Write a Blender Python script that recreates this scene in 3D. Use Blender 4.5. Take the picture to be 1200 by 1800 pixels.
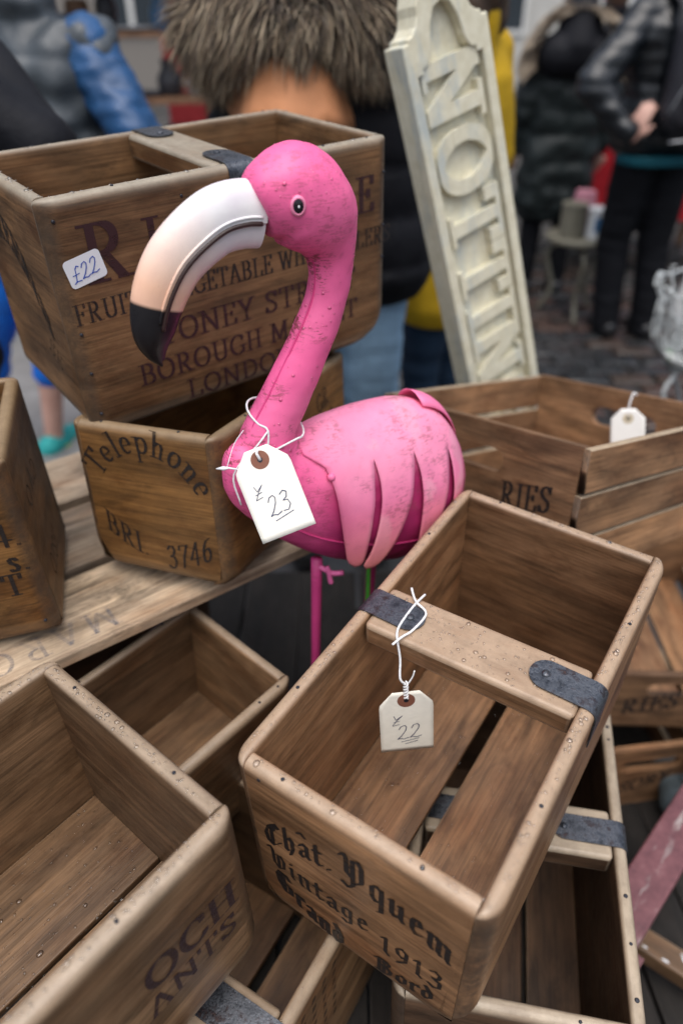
import bpy, bmesh, math, random
from mathutils import Vector, Matrix, Euler, noise
rad = math.radians
random.seed(7)
for o in list(bpy.data.objects): bpy.data.objects.remove(o)
SC = bpy.context.scene
COL = SC.collection

# ---------------------------------------------------------------- camera, sky, sun, exposure
cd = bpy.data.cameras.new('camera'); cam = bpy.data.objects.new('camera', cd); COL.objects.link(cam)
cam.location = (0, 0, 1.5); cam.rotation_euler = (rad(90 - 35.4), 0, 0)
cd.sensor_fit = 'VERTICAL'; cd.sensor_height = 36; cd.lens = 25.6; cd.clip_start = .02; cd.clip_end = 400
cd.dof.use_dof = True; cd.dof.focus_distance = .76; cd.dof.aperture_fstop = 2.1; cd.dof.aperture_blades = 9
SC.camera = cam
W = bpy.data.worlds.new('World'); SC.world = W; W.use_nodes = True
wn = W.node_tree.nodes; wl = W.node_tree.links
bg = wn['Background']; sky = wn.new('ShaderNodeTexSky'); sky.sky_type = 'NISHITA'; sky.sun_disc = False
SUN_EL, SUN_AZ = rad(72), rad(185)      # azimuth measured from +Y towards +X
sky.sun_elevation = SUN_EL; sky.sun_rotation = SUN_AZ; sky.dust_density = 5; sky.air_density = 1.2; sky.ozone_density = 1.0
hsv = wn.new('ShaderNodeHueSaturation'); hsv.inputs['Saturation'].default_value = .75   # overcast: cloud greys the blue
wl.new(sky.outputs[0], hsv.inputs['Color']); wl.new(hsv.outputs[0], bg.inputs['Color']); bg.inputs['Strength'].default_value = .098
sd = bpy.data.lights.new('sun', 'SUN'); sun = bpy.data.objects.new('sun', sd); COL.objects.link(sun)
sd.energy = 1.5; sd.angle = rad(70); sd.color = (1, .995, .985)
dirv = Vector((math.sin(SUN_AZ) * math.cos(SUN_EL), math.cos(SUN_AZ) * math.cos(SUN_EL), math.sin(SUN_EL)))
sun.rotation_euler = dirv.to_track_quat('Z', 'Y').to_euler()
SC.view_settings.view_transform = 'Standard'; SC.view_settings.look = 'None'; SC.view_settings.gamma = 1
SC.view_settings.exposure = 0.72; SC.view_settings.use_curve_mapping = False
SC.render.engine = 'CYCLES'; SC.cycles.max_bounces = 8; SC.cycles.transparent_max_bounces = 16
SC.cycles.use_denoising = True

# ---------------------------------------------------------------- helpers
def tag(o, label=None, cat=None, group=None, kind=None):
    if label: o['label'] = label
    if cat: o['category'] = cat
    if group: o['group'] = group
    if kind: o['kind'] = kind
    return o
def empty(name, loc=(0, 0, 0), rot=(0, 0, 0), label=None, cat=None, group=None, parent=None):
    o = bpy.data.objects.new(name, None); COL.objects.link(o); o.empty_display_size = .05
    o.location = loc; o.rotation_euler = [rad(a) for a in rot]; o.parent = parent
    return tag(o, label, cat, group)
def link(name, me, mat=None, parent=None, loc=(0, 0, 0), rot=(0, 0, 0), smooth=None):
    o = bpy.data.objects.new(name, me); COL.objects.link(o); o.parent = parent
    o.location = loc; o.rotation_euler = [rad(a) for a in rot]
    if mat and not me.materials: me.materials.append(mat)
    if smooth is True: me.polygons.foreach_set('use_smooth', [True] * len(me.polygons))
    elif smooth:
        me.polygons.foreach_set('use_smooth', [True] * len(me.polygons)); me.set_sharp_from_angle(angle=rad(smooth))
    return o
def bm_obj(name, bm, mat=None, parent=None, loc=(0, 0, 0), rot=(0, 0, 0), smooth=None):
    me = bpy.data.meshes.new(name); bm.to_mesh(me); bm.free()
    return link(name, me, mat, parent, loc, rot, smooth)
def pd(name, vs, fs, mat=None, parent=None, loc=(0, 0, 0), rot=(0, 0, 0), smooth=None):
    me = bpy.data.meshes.new(name); me.from_pydata([tuple(v) for v in vs], [], fs); me.update()
    return link(name, me, mat, parent, loc, rot, smooth)
def vcol(me, fn, name='paint', alpha=None):
    a = me.color_attributes.new(name, 'FLOAT_COLOR', 'POINT')
    for i, v in enumerate(me.vertices):
        c = fn(v.co, v.normal); a.data[i].color = (c[0], c[1], c[2], alpha(v.co) if alpha else .3)
def catmull(pts, n=8):
    P = [Vector(p) for p in pts]; P = [2 * P[0] - P[1]] + P + [2 * P[-1] - P[-2]]; out = []
    for i in range(1, len(P) - 2):
        for k in range(n):
            t = k / n; a, b, c, d = P[i - 1:i + 3]
            out.append(.5 * ((2 * b) + (c - a) * t + (2 * a - 5 * b + 4 * c - d) * t * t + (3 * b - a - 3 * c + d) * t ** 3))
    out.append(P[-2]); return out
def sweep(path, radii, n=12, up=(0, 1, 0), sq=1.0, cap=True, pw=1.0):
    """tube along path (Vectors); radii r or (a across, b along up)"""
    vs, fs = [], []; m = len(path); upv = Vector(up)
    for i, p in enumerate(path):
        t = (path[min(i + 1, m - 1)] - path[max(i - 1, 0)]).normalized()
        u = (upv - t * upv.dot(t)); u = u.normalized() if u.length > 1e-6 else t.orthogonal().normalized(); s = t.cross(u)
        r = radii[i] if isinstance(radii, (list, tuple)) else radii
        a, b = r if isinstance(r, tuple) else (r, r * sq)
        for k in range(n):
            q = 2 * math.pi * k / n; c, sn = math.cos(q), math.sin(q)
            if pw != 1: c = math.copysign(abs(c) ** pw, c); sn = math.copysign(abs(sn) ** pw, sn)
            vs.append(p + s * a * c + u * b * sn)
    for i in range(m - 1):
        for k in range(n):
            k2 = (k + 1) % n; fs.append((i * n + k, i * n + k2, (i + 1) * n + k2, (i + 1) * n + k))
    if cap:
        fs.append(tuple(range(n))[::-1]); fs.append(tuple((m - 1) * n + k for k in range(n)))
    return vs, fs
class MB:
    def __init__(s): s.v = []; s.f = []
    def add(s, vf):
        b = len(s.v); s.v += [Vector(x) for x in vf[0]]; s.f += [tuple(i + b for i in f) for f in vf[1]]; return s
    def box(s, lo, hi, M=None):
        x0, y0, z0 = lo; x1, y1, z1 = hi
        v = [Vector(p) for p in ((x0, y0, z0), (x1, y0, z0), (x1, y1, z0), (x0, y1, z0), (x0, y0, z1), (x1, y0, z1), (x1, y1, z1), (x0, y1, z1))]
        if M: v = [M @ p for p in v]
        return s.add((v, [(0, 3, 2, 1), (4, 5, 6, 7), (0, 1, 5, 4), (1, 2, 6, 5), (2, 3, 7, 6), (3, 0, 4, 7)]))
    def build(s, name, mat=None, parent=None, loc=(0, 0, 0), rot=(0, 0, 0), smooth=None):
        return pd(name, s.v, s.f, mat, parent, loc, rot, smooth)
def tube(pts, r, n=8, sm=0, up=(0, 1, 0.01)):
    P = catmull(pts, sm) if sm else [Vector(p) for p in pts]
    return sweep(P, r, n, up)
def lathe(prof, n=20):
    vs, fs = [], []
    for r, z in prof:
        for k in range(n): vs.append((r * math.cos(2 * math.pi * k / n), r * math.sin(2 * math.pi * k / n), z))
    for i in range(len(prof) - 1):
        for k in range(n): k2 = (k + 1) % n; fs.append((i * n + k, i * n + k2, (i + 1) * n + k2, (i + 1) * n + k))
    fs.append(tuple(range(n))[::-1]); fs.append(tuple((len(prof) - 1) * n + k for k in range(n)))
    return vs, fs

# ---------------------------------------------------------------- materials
class N:
    def __init__(s, name):
        s.m = bpy.data.materials.new(name); s.m.use_nodes = True; s.t = s.m.node_tree
        s.b = s.t.nodes['Principled BSDF']; s.out = s.t.nodes['Material Output']
    def n(s, typ, props=None, **ins):
        nd = s.t.nodes.new('ShaderNode' + typ)
        for k, v in (props or {}).items(): setattr(nd, k, v)
        for k, v in ins.items():
            k = k.replace('_', ' '); sock = nd.inputs[int(k[1:])] if k[0] == 'i' and k[1:].isdigit() else nd.inputs[k]
            s.set(sock, v)
        return nd
    def set(s, sock, v):
        if hasattr(v, 'is_output') or isinstance(v, bpy.types.NodeSocket): s.t.links.new(v, sock)
        elif isinstance(v, bpy.types.Node): s.t.links.new(v.outputs[0], sock)
        else: sock.default_value = (*v, 1) if isinstance(v, tuple) and len(v) == 3 and sock.type == 'RGBA' else v
    def bs(s, **kw):
        for k, v in kw.items(): s.set(s.b.inputs[k.replace('_', ' ')], v)
        return s
    def ramp(s, fac, stops, interp='LINEAR'):
        r = s.n('ValToRGB', Fac=fac); e = r.color_ramp.elements; r.color_ramp.interpolation = interp
        while len(e) < len(stops): e.new(.5)
        for el, (p, c) in zip(e, stops): el.position = p; el.color = (*c, 1) if isinstance(c, tuple) else (c, c, c, 1)
        return r.outputs[0]
    def mix(s, fac, a, b, mode='MIX'):
        nd = s.n('Mix', dict(data_type='RGBA', blend_type=mode)); s.set(nd.inputs[0], fac); s.set(nd.inputs[6], a); s.set(nd.inputs[7], b); return nd.outputs[2]
    def math(s, op, a, b=0.0, clamp=False):
        nd = s.n('Math', dict(operation=op, use_clamp=clamp)); s.set(nd.inputs[0], a); s.set(nd.inputs[1], b); return nd.outputs[0]
    def coords(s, scale=(1, 1, 1), rnd=True, space='Object'):
        tc = s.n('TexCoord').outputs[space]
        if rnd:
            oi = s.n('ObjectInfo').outputs['Random']; off = s.math('MULTIPLY', oi, 37.0)
            cb = s.n('CombineXYZ', X=off, Y=s.math('MULTIPLY', oi, 91.0), Z=off); tc = s.n('VectorMath', dict(operation='ADD'), i0=tc, i1=cb.outputs[0]).outputs[0]
        return s.n('VectorMath', dict(operation='MULTIPLY'), i0=tc, i1=Vector(scale)).outputs[0]
    def noise(s, vec, scale=5.0, detail=4.0, rough=.55, dist=0.0):
        return s.n('TexNoise', Vector=vec, Scale=scale, Detail=detail, Roughness=rough, Distortion=dist).outputs[0]
    def bump(s, h, strength=.3, dist=.002):
        s.set(s.b.inputs['Normal'], s.n('Bump', Height=h, Strength=strength, Distance=dist)); return s
def plain(name, col, rough=.6, var=.15, scale=20.0, bump=0.0, metallic=0.0, spec=.5, sheen=0.0):
    q = N(name); c = q.coords(); nz = q.noise(c, scale, 5)
    lo = tuple(x * (1 - var) for x in col); hi = tuple(min(1, x * (1 + var)) for x in col)
    q.bs(Base_Color=q.ramp(nz, [(.3, lo), (.7, hi)]), Roughness=rough, Metallic=metallic)
    q.b.inputs['Specular IOR Level'].default_value = spec; q.b.inputs['Sheen Weight'].default_value = sheen
    if bump: q.bump(q.noise(c, scale * 3, 6), bump, .004)
    return q.m
def wood(name, dark, mid, light, rim=(.42, .35, .27), end=(.06, .042, .03), rough=.42, wearamt=1.0, stain=.55):
    q = N(name)
    g = q.coords((2.2, 26, 26)); fine = q.coords((7, 190, 190)); big = q.coords((3.0, 7, 7)); iso = q.coords((1, 1, 1))
    warp = q.n('VectorMath', dict(operation='ADD'), i0=g, i1=q.n('VectorMath', dict(operation='SCALE'), i0=q.n('TexNoise', Vector=big, Scale=1.3, Detail=2.0).outputs[1], Scale=2.2).outputs[0]).outputs[0]
    n1 = q.noise(warp, 1.0, 5, .6, .4); n2 = q.noise(fine, 1.0, 3, .65); n3 = q.noise(big, 1.6, 4, .6); n4 = q.noise(iso, 55, 5, .7)
    rg = q.noise(q.n('VectorMath', dict(operation='ADD'), i0=q.coords((.9, 7, 7)), i1=q.n('VectorMath', dict(operation='SCALE'), i0=q.n('TexNoise', Vector=big, Scale=.7, Detail=1.0).outputs[1], Scale=1.6).outputs[0]).outputs[0], 1.0, 1.5, .4)
    ring = q.math('ADD', q.math('MULTIPLY', q.math('SINE', q.math('MULTIPLY', rg, 46.0)), .5), .5)
    n1 = q.math('ADD', q.math('MULTIPLY', n1, .84), q.math('MULTIPLY', ring, .16))
    col = q.ramp(n1, [(.26, dark), (.5, mid), (.78, light)])
    col = q.mix(q.ramp(n2, [(.33, .42), (.49, 0.0)]), col, tuple(x * .5 for x in dark))
    n5 = q.noise(q.coords((9, 480, 480)), 1.0, 2, .6); col = q.mix(1.0, col, q.ramp(n5, [(.35, (.76, .74, .72)), (.6, (1.1, 1.1, 1.1))]), 'MULTIPLY')
    hue = q.ramp(n3, [(.3, (.72, .60, .52)), (.5, (1.0, 1.0, 1.0)), (.72, (1.2, 1.16, 1.08))])
    mott = q.ramp(q.noise(q.coords((5, 11, 11)), 2.2, 7, .72), [(.32, (.62, .55, .5)), (.5, (1., 1., 1.)), (.7, (1.22, 1.2, 1.18))]); hue = q.mix(1.0, hue, mott, 'MULTIPLY')
    col = q.mix(1.0, col, hue, 'MULTIPLY')
    oi = q.n('ObjectInfo').outputs['Random']
    col = q.mix(1.0, col, q.ramp(oi, [(0, (.66, .65, .66)), (.5, (1., .97, .95)), (1, (1.26, 1.2, 1.12))]), 'MULTIPLY')
    st = q.ramp(q.noise(q.coords((2.5, 9, 9)), 2.4, 6, .68, .8), [(.53, 0.0), (.68, 1.0)])
    col = q.mix(q.math('MULTIPLY', st, stain), col, tuple(x * .28 for x in dark))
    at = q.n('Attribute', dict(attribute_name='wear')); sp = q.n('SeparateColor', Color=at.outputs['Color'])
    wf = q.math('MULTIPLY', sp.outputs[0], q.ramp(q.noise(q.coords((14, 40, 40)), 1.2, 5, .7), [(.25, .6), (.55, 1.0)]))
    col = q.mix(q.math('MULTIPLY', wf, wearamt, True), col, q.mix(q.ramp(n4, [(.40, 0.0), (.7, .45)]), rim, tuple(x * .5 for x in rim)))
    ef = q.math('MULTIPLY', sp.outputs[1], q.ramp(n4, [(.3, .95), (.7, .35)]))
    col = q.mix(ef, col, end)
    q.bs(Base_Color=col, Roughness=q.math('SUBTRACT', q.math('ADD', q.math('MULTIPLY', n4, .4), rough - .17), q.math('MULTIPLY', sp.outputs[0], .14)))
    q.b.inputs['Specular IOR Level'].default_value = .42
    h = q.math('ADD', q.math('MULTIPLY', n2, .8), q.math('ADD', q.math('MULTIPLY', n1, .7), q.math('MULTIPLY', n4, .25)))
    q.bump(h, .34, .0016)
    return q.m
# ---------------------------------------------------------------- lettering: pen skeletons swept with a broad nib
def arc(cx, cy, rx, ry, a0, a1, n=11):
    return [(cx + rx * math.cos(rad(a0 + (a1 - a0) * i / n)), cy + ry * math.sin(rad(a0 + (a1 - a0) * i / n))) for i in range(n + 1)]
def sf(x, y, h=.13): return [(x - h, y), (x + h, y)]
SER = {
 'A': (.8, [[(.1, 0), (.4, 1)], [(.42, 1), (.7, 0)], [(.2, .34), (.6, .34)], sf(.1, 0), sf(.7, 0)]),
 'B': (.76, [[(.2, 0), (.2, 1)], [(.06, 1), (.4, 1)] + arc(.4, .76, .2, .24, 90, -90) + [(.2, .52)], [(.2, .52), (.42, .52)] + arc(.42, .26, .24, .26, 90, -90) + [(.06, 0)]]),
 'C': (.78, [arc(.46, .5, .36, .5, 48, 312, 18), [(.7, .95), (.7, .7)], [(.7, .1), (.72, .24)]]),
 'D': (.86, [[(.2, 0), (.2, 1)], [(.06, 1), (.36, 1)] + arc(.36, .5, .4, .5, 90, -90, 14) + [(.06, 0)]]),
 'E': (.72, [[(.2, 0), (.2, 1)], [(.06, 1), (.62, 1), (.62, .8)], [(.2, .52), (.48, .52)], [(.48, .42), (.48, .62)], [(.06, 0), (.64, 0), (.66, .22)]]),
 'F': (.68, [[(.2, 0), (.2, 1)], [(.06, 1), (.62, 1), (.62, .8)], [(.2, .52), (.48, .52)], [(.48, .42), (.48, .62)], sf(.2, 0)]),
 'G': (.84, [arc(.46, .5, .36, .5, 48, 320, 18), [(.7, .95), (.7, .72)], [(.74, .06), (.74, .42)], sf(.74, .42)]),
 'H': (.9, [[(.2, 0), (.2, 1)], [(.7, 0), (.7, 1)], [(.2, .51), (.7, .51)], sf(.2, 0), sf(.2, 1), sf(.7, 0), sf(.7, 1)]),
 'I': (.42, [[(.21, 0), (.21, 1)], sf(.21, 0), sf(.21, 1)]),
 'K': (.84, [[(.2, 0), (.2, 1)], [(.7, 1), (.24, .48)], [(.34, .58), (.72, 0)], sf(.2, 0), sf(.2, 1), sf(.7, 1, .1), sf(.74, 0, .1)]),
 'L': (.7, [[(.2, 0), (.2, 1)], sf(.2, 1), [(.06, 0), (.64, 0), (.66, .25)]]),
 'M': (1.06, [[(.16, 0), (.18, 1)], [(.2, 1), (.52, .1)], [(.54, .1), (.84, 1)], [(.86, 0), (.86, 1)], sf(.16, 0, .1), sf(.86, 0), sf(.12, 1, .1), sf(.9, 1, .1)]),
 'N': (.9, [[(.17, 0), (.17, 1)], [(.17, 1), (.72, .02)], [(.73, 0), (.73, 1)], sf(.17, 0), sf(.12, 1, .1), sf(.73, 1)]),
 'O': (.88, [arc(.44, .5, .36, .5, 0, 360, 24)]),
 'P': (.7, [[(.2, 0), (.2, 1)], [(.06, 1), (.38, 1)] + arc(.38, .74, .24, .26, 90, -90) + [(.2, .48)], sf(.2, 0)]),
 'R': (.82, [[(.2, 0), (.2, 1)], [(.06, 1), (.38, 1)] + arc(.38, .75, .22, .25, 90, -90) + [(.2, .5)], [(.36, .5), (.66, 0)], sf(.2, 0), sf(.72, 0, .1)]),
 'S': (.66, [[(.54, .82), (.46, .96), (.32, 1), (.17, .93), (.12, .78), (.2, .62), (.42, .46), (.53, .34), (.54, .18), (.44, .04), (.3, 0), (.16, .05), (.1, .2)], [(.56, .98), (.56, .74)], [(.08, .02), (.08, .26)]]),
 'T': (.76, [[(.38, 0), (.38, 1)], [(.06, .78), (.06, 1), (.7, 1), (.7, .78)], sf(.38, 0)]),
 'U': (.88, [[(.2, 1), (.2, .3)] + arc(.46, .3, .26, .3, 180, 360, 10) + [(.72, 1)], sf(.2, 1), sf(.72, 1, .11)]),
 'V': (.8, [[(.1, 1), (.38, 0)], [(.38, 0), (.68, 1)], sf(.1, 1), sf(.7, 1, .1)]),
 'W': (1.1, [[(.1, 1), (.33, 0)], [(.33, 0), (.54, .95)], [(.54, .95), (.76, 0)], [(.76, 0), (.98, 1)], sf(.1, 1), sf(.98, 1, .1)]),
 'Y': (.8, [[(.1, 1), (.38, .48)], [(.68, 1), (.39, .48)], [(.39, 0), (.39, .5)], sf(.1, 1), sf(.7, 1, .1), sf(.39, 0)]),
 '&': (.86, [[(.72, .4), (.5, .05), (.3, 0), (.14, .12), (.16, .34), (.42, .62), (.46, .84), (.34, 1), (.22, .88), (.26, .7), (.74, 0)]]),
 '.': (.3, [[(.14, .02), (.14, .06)]]), "'": (.24, [[(.12, .8), (.12, 1)]]), ' ': (.36, []), '-': (.4, [[(.08, .36), (.32, .36)]]),
 '1': (.5, [[(.1, .82), (.24, .98), (.24, 0)], sf(.24, 0)]),
 '2': (.62, [[(.1, .74), (.16, .94), (.32, 1), (.48, .9), (.5, .72), (.36, .42), (.1, .02), (.54, .02), (.56, .18)]]),
 '3': (.62, [[(.1, .84), (.22, 1), (.4, .98), (.48, .8), (.4, .6), (.24, .54)], [(.24, .54), (.44, .5), (.52, .3), (.44, .06), (.26, 0), (.08, .12)]]),
 '4': (.64, [[(.42, 0), (.42, 1), (.06, .3), (.6, .3)]]),
 '6': (.64, [[(.5, .94), (.3, .9), (.14, .6), (.12, .3)], arc(.32, .28, .2, .28, 0, 360, 16)]),
 '7': (.6, [[(.08, .82), (.1, .98), (.54, .98), (.34, .5), (.26, 0)]]),
 '9': (.64, [arc(.32, .7, .2, .28, 0, 360, 16), [(.52, .72), (.5, .36), (.32, .06), (.12, .04)]]),
 'e': (.56, [[(.1, .34), (.46, .34)] + arc(.28, .32, .2, .3, 5, 310, 14)]),
 'l': (.36, [[(.18, 0), (.18, 1)], [(.06, 1), (.18, 1)], sf(.18, 0, .12)]),
 'p': (.66, [[(.17, -.34), (.17, .62)], [(.05, .62), (.17, .62)], arc(.36, .31, .22, .31, 140, -140, 14), sf(.17, -.34, .12)]),
 'h': (.68, [[(.17, 0), (.17, 1)], [(.05, 1), (.17, 1)], [(.17, .44), (.3, .6), (.44, .58), (.5, .44), (.5, 0)], sf(.17, 0, .12), sf(.5, 0, .12)]),
 'o': (.62, [arc(.31, .31, .22, .31, 0, 360, 18)]),
 'n': (.68, [[(.17, 0), (.17, .62)], [(.05, .62), (.17, .62)], [(.17, .44), (.3, .6), (.44, .58), (.5, .44), (.5, 0)], sf(.17, 0, .12), sf(.5, 0, .12)]),
 's': (.46, [[(.36, .5), (.3, .6), (.2, .62), (.1, .54), (.14, .4), (.3, .28), (.36, .16), (.28, .02), (.16, 0), (.08, .1)]]),
}
def mn(x, top=.6): return [(x - .07, top - .08), (x, top), (x, .08), (x + .08, 0)]
BLK = {
 'C': (.72, [[(.64, .82), (.5, 1), (.26, .9), (.1, .55), (.16, .2), (.38, 0), (.66, .18)], [(.34, .9), (.34, .1)], [(.5, .98), (.44, .7)]]),
 'h': (.52, [[(.12, 1.02), (.12, .06), (.2, 0)], [(.12, .46), (.28, .62), (.38, .5), (.38, .1), (.26, -.2)]]),
 'a': (.52, [[(.1, .48), (.22, .62), (.36, .52), (.36, .1), (.46, 0)], [(.36, .34), (.14, .26), (.1, .1), (.2, 0), (.36, .1)]]),
 't': (.4, [[(.14, .88), (.14, .1), (.24, 0), (.36, .08)], [(.02, .6), (.32, .6)]]),
 '.': (.3, [[(.1, .02), (.16, .08)]]), ' ': (.4, []),
 'Y': (.86, [[(.02, .9), (.14, 1.04), (.22, .9), (.22, .4), (.36, .28)], [(.42, .96), (.42, -.02), (.26, -.2), (.06, -.08)], [(.42, .9), (.58, 1.04), (.7, .88), (.7, .3), (.44, .06)], [(.22, .6), (.42, .68)]]),
 'q': (.54, [[(.4, .56), (.24, .64), (.1, .5), (.1, .14), (.22, 0), (.4, .14)], [(.4, .62), (.4, -.3), (.3, -.36)]]),
 'u': (.58, [mn(.12), mn(.4), [(.12, .06), (.24, .02), (.4, .18)]]),
 'e': (.46, [[(.1, .3), (.36, .42), (.28, .62), (.16, .58), (.1, .42), (.1, .14), (.22, 0), (.38, .12)]]),
 'm': (.84, [mn(.12), mn(.38), mn(.64), [(.12, .5), (.26, .62), (.38, .56)], [(.38, .5), (.52, .62), (.64, .56)]]),
 'V': (.74, [[(.02, .9), (.14, 1.04), (.22, .88), (.22, .2), (.4, 0), (.6, .16), (.64, .6), (.52, .82), (.3, .7)], [(.42, .7), (.42, .1)]]),
 'i': (.3, [mn(.14), [(.12, .8), (.17, .86)]]),
 'n': (.58, [mn(.12), mn(.4), [(.12, .5), (.28, .62), (.4, .56)]]),
 'g': (.54, [[(.38, .56), (.22, .64), (.1, .5), (.1, .2), (.22, .08), (.38, .2)], [(.38, .62), (.38, -.18), (.22, -.3), (.06, -.18)]]),
 'G': (.8, [[(.64, .84), (.5, 1), (.26, .9), (.1, .55), (.16, .2), (.38, 0), (.64, .14), (.64, .5), (.46, .52)], [(.34, .9), (.34, .12)]]),
 'r': (.4, [mn(.12), [(.14, .46), (.3, .64), (.38, .54)]]),
 'd': (.52, [[(.36, .5), (.22, .62), (.1, .48), (.1, .14), (.22, 0), (.38, .14), (.38, .5), (.14, .98)]]),
 'B': (.8, [[(.2, 1), (.2, .04)], [(.04, .9), (.16, 1.02), (.48, 1), (.62, .84), (.5, .58), (.22, .54)], [(.5, .56), (.68, .36), (.62, .08), (.4, 0), (.06, .06)], [(.4, .95), (.4, .06)]]),
 'o': (.5, [[(.24, .62), (.1, .48), (.1, .14), (.24, 0), (.4, .14), (.4, .48), (.24, .62)]]),
 '1': (.44, [[(.08, .8), (.22, .94), (.22, .1), (.34, 0)]]),
 '9': (.54, [[(.26, .94), (.1, .76), (.14, .5), (.28, .42), (.42, .56), (.42, .8), (.26, .94)], [(.42, .7), (.4, .3), (.14, 0)]]),
 '3': (.52, [[(.1, .84), (.24, .96), (.4, .82), (.36, .6), (.18, .52)], [(.18, .52), (.42, .42), (.42, .12), (.24, -.02), (.06, .08)]]),
}
HAND = {
 '2': (.6, [[(.05, .75), (.15, .95), (.35, 1), (.45, .85), (.4, .6), (.2, .25), (.0, .05), (.15, .08), (.35, .0), (.6, .08)]]),
 '3': (.55, [[(.05, .9), (.25, 1.02), (.42, .9), (.36, .66), (.15, .55), (.38, .5), (.46, .25), (.3, .02), (.05, .06)]]),
 '£': (.6, [[(.55, .9), (.4, 1), (.28, .85), (.26, .5), (.2, .1), (.02, .02), (.25, .08), (.55, .02)], [(.02, .52), (.5, .5)]]),
 'L': (.6, [[(.0, .95), (.22, .6), (.55, 1.0), (.3, .55), (.12, .05), (.55, .18)], [(.1, .38), (.5, .52)]]),
 '_': (.0, [[(-1.1, -.25), (-.1, -.12)]]), '=': (.0, [[(-1.1, -.2), (-.2, -.1)], [(-.9, -.38), (-.25, -.28)]]), ' ': (.3, []),
}
def hull(ps):
    ps = sorted(set((round(a, 7), round(b, 7)) for a, b in ps))
    if len(ps) < 3: return ps
    def half(it):
        h = []
        for p in it:
            while len(h) > 1 and (h[-1][0] - h[-2][0]) * (p[1] - h[-2][1]) - (h[-1][1] - h[-2][1]) * (p[0] - h[-2][0]) <= 0: h.pop()
            h.append(p)
        return h[:-1]
    return half(ps) + half(ps[::-1])
def pieces(s, font, size, nib=(.15, .05, 0), xs=1.0, track=.06, align='c', warp=None, slant=0.0):
    """convex ink pieces for a string; nib = width, height, angle; baseline at z 0"""
    w = sum((font[c][0] + track) for c in s) * xs; x = {'c': -w / 2, 'l': 0, 'r': -w}[align]
    a = rad(nib[2]); ca, sa = math.cos(a), math.sin(a); hw, hh = nib[0] / 2, nib[1] / 2
    nb = [(ca * u - sa * v, sa * u + ca * v) for u, v in ((-hw, -hh), (hw, -hh), (hw, hh), (-hw, hh))]
    out = []
    for c in s:
        adv, pls = font[c]
        for pl in pls:
            for p, q in zip(pl, pl[1:]):
                out.append(hull([(x + (p[0] + slant * p[1]) * xs + n[0], p[1] + n[1]) for n in nb] + [(x + (q[0] + slant * q[1]) * xs + n[0], q[1] + n[1]) for n in nb]))
        x += (adv + track) * xs
    res = []
    for pc in out:
        pc = [(u * size, v * size) for u, v in pc]
        if warp: pc = [warp(*p) for p in pc]
        res.append(pc)
    return res
def ink(name, pcs, mat, parent, x=0, z=0, y=0, roll=0, step=2.5e-5, depth=0.0):
    """flat print just proud of a panel's outer face (-Y side); depth > 0 gives raised letters"""
    vs, fs = [], []; c, s = math.cos(rad(roll)), math.sin(rad(roll))
    for i, pc in enumerate(pcs):
        if len(pc) < 3: continue
        yy = y - (i % 13) * step; b = len(vs); k = len(pc)
        P = [(x + u * c - v * s, z + u * s + v * c) for u, v in pc]
        vs += [(u, yy - depth, v) for u, v in P]; fs.append(tuple(b + j for j in range(k)))
        if depth:
            vs += [(u, yy + .001, v) for u, v in P]
            for j in range(k): fs.append((b + j, b + k + j, b + k + (j + 1) % k, b + (j + 1) % k))
    return pd(name, vs, fs, mat, parent)
# ---------------------------------------------------------------- materials used by the crates
WOODS = {
 'g': wood('wet_brown_wood', (0.12, 0.0667, 0.0346), (0.25, 0.139, 0.072), (0.375, 0.2085, 0.108), rim=(.40, .285, .195), rough=.40),
 'a': wood('weathered_crate_wood', (0.0806, 0.0451, 0.0216), (0.168, 0.094, 0.045), (0.252, 0.141, 0.0675), rim=(.33, .285, .22), rough=.46),
 'f': wood('ochre_crate_wood', (0.0936, 0.0566, 0.0307), (0.195, 0.118, 0.064), (0.2925, 0.177, 0.096), rim=(.36, .275, .195), rough=.38),
 'b': wood('golden_crate_wood', (0.0792, 0.0403, 0.0134), (0.165, 0.084, 0.028), (0.2475, 0.126, 0.042), rim=(.28, .2, .12), rough=.5),
 'h': wood('pale_edged_wood', (0.0528, 0.0302, 0.0173), (0.11, 0.063, 0.036), (0.165, 0.0945, 0.054), rim=(.42, .34, .25), rough=.5),
 'k': wood('tan_slatted_wood', (0.108, 0.0614, 0.0326), (0.225, 0.128, 0.068), (0.3375, 0.192, 0.102), rim=(.42, .33, .23), rough=.55),
 'p': wood('grey_pallet_wood', (0.1824, 0.1488, 0.1128), (0.38, 0.31, 0.235), (0.57, 0.465, 0.3525), rim=(.44, .38, .30), end=(.05, .043, .036), rough=.7, stain=.8),
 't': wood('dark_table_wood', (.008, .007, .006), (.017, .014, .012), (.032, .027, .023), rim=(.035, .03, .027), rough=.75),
}
def ink_mat(name, col, lo=.36, hi=.56, scale=60.0):
    q = N(name); c = q.coords((1, 1, 1)); f = q.noise(c, scale, 6, .75); g = q.noise(q.coords((14, 1, 130)), 1.0, 3, .6)
    q.bs(Base_Color=col, Roughness=.55)
    tr = q.n('BsdfTransparent'); mx = q.n('MixShader')
    fac = q.ramp(q.math('ADD', q.math('MULTIPLY', f, .6), q.math('MULTIPLY', g, .4)), [(lo, .35 if hi < .7 else .1), (hi, .97 if hi < .7 else .75)])
    q.set(mx.inputs[0], fac); q.set(mx.inputs[1], tr.outputs[0]); q.set(mx.inputs[2], q.b.outputs[0]); q.t.links.new(mx.outputs[0], q.out.inputs[0]); return q.m
INK = ink_mat('black_print', (.018, .013, .012), .32, .52); INKP = ink_mat('purple_brown_print', (.036, .012, .014), .30, .50); INKB = ink_mat('faded_blue_stamp', (.10, .13, .19), .46, .80, 45.0)
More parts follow.
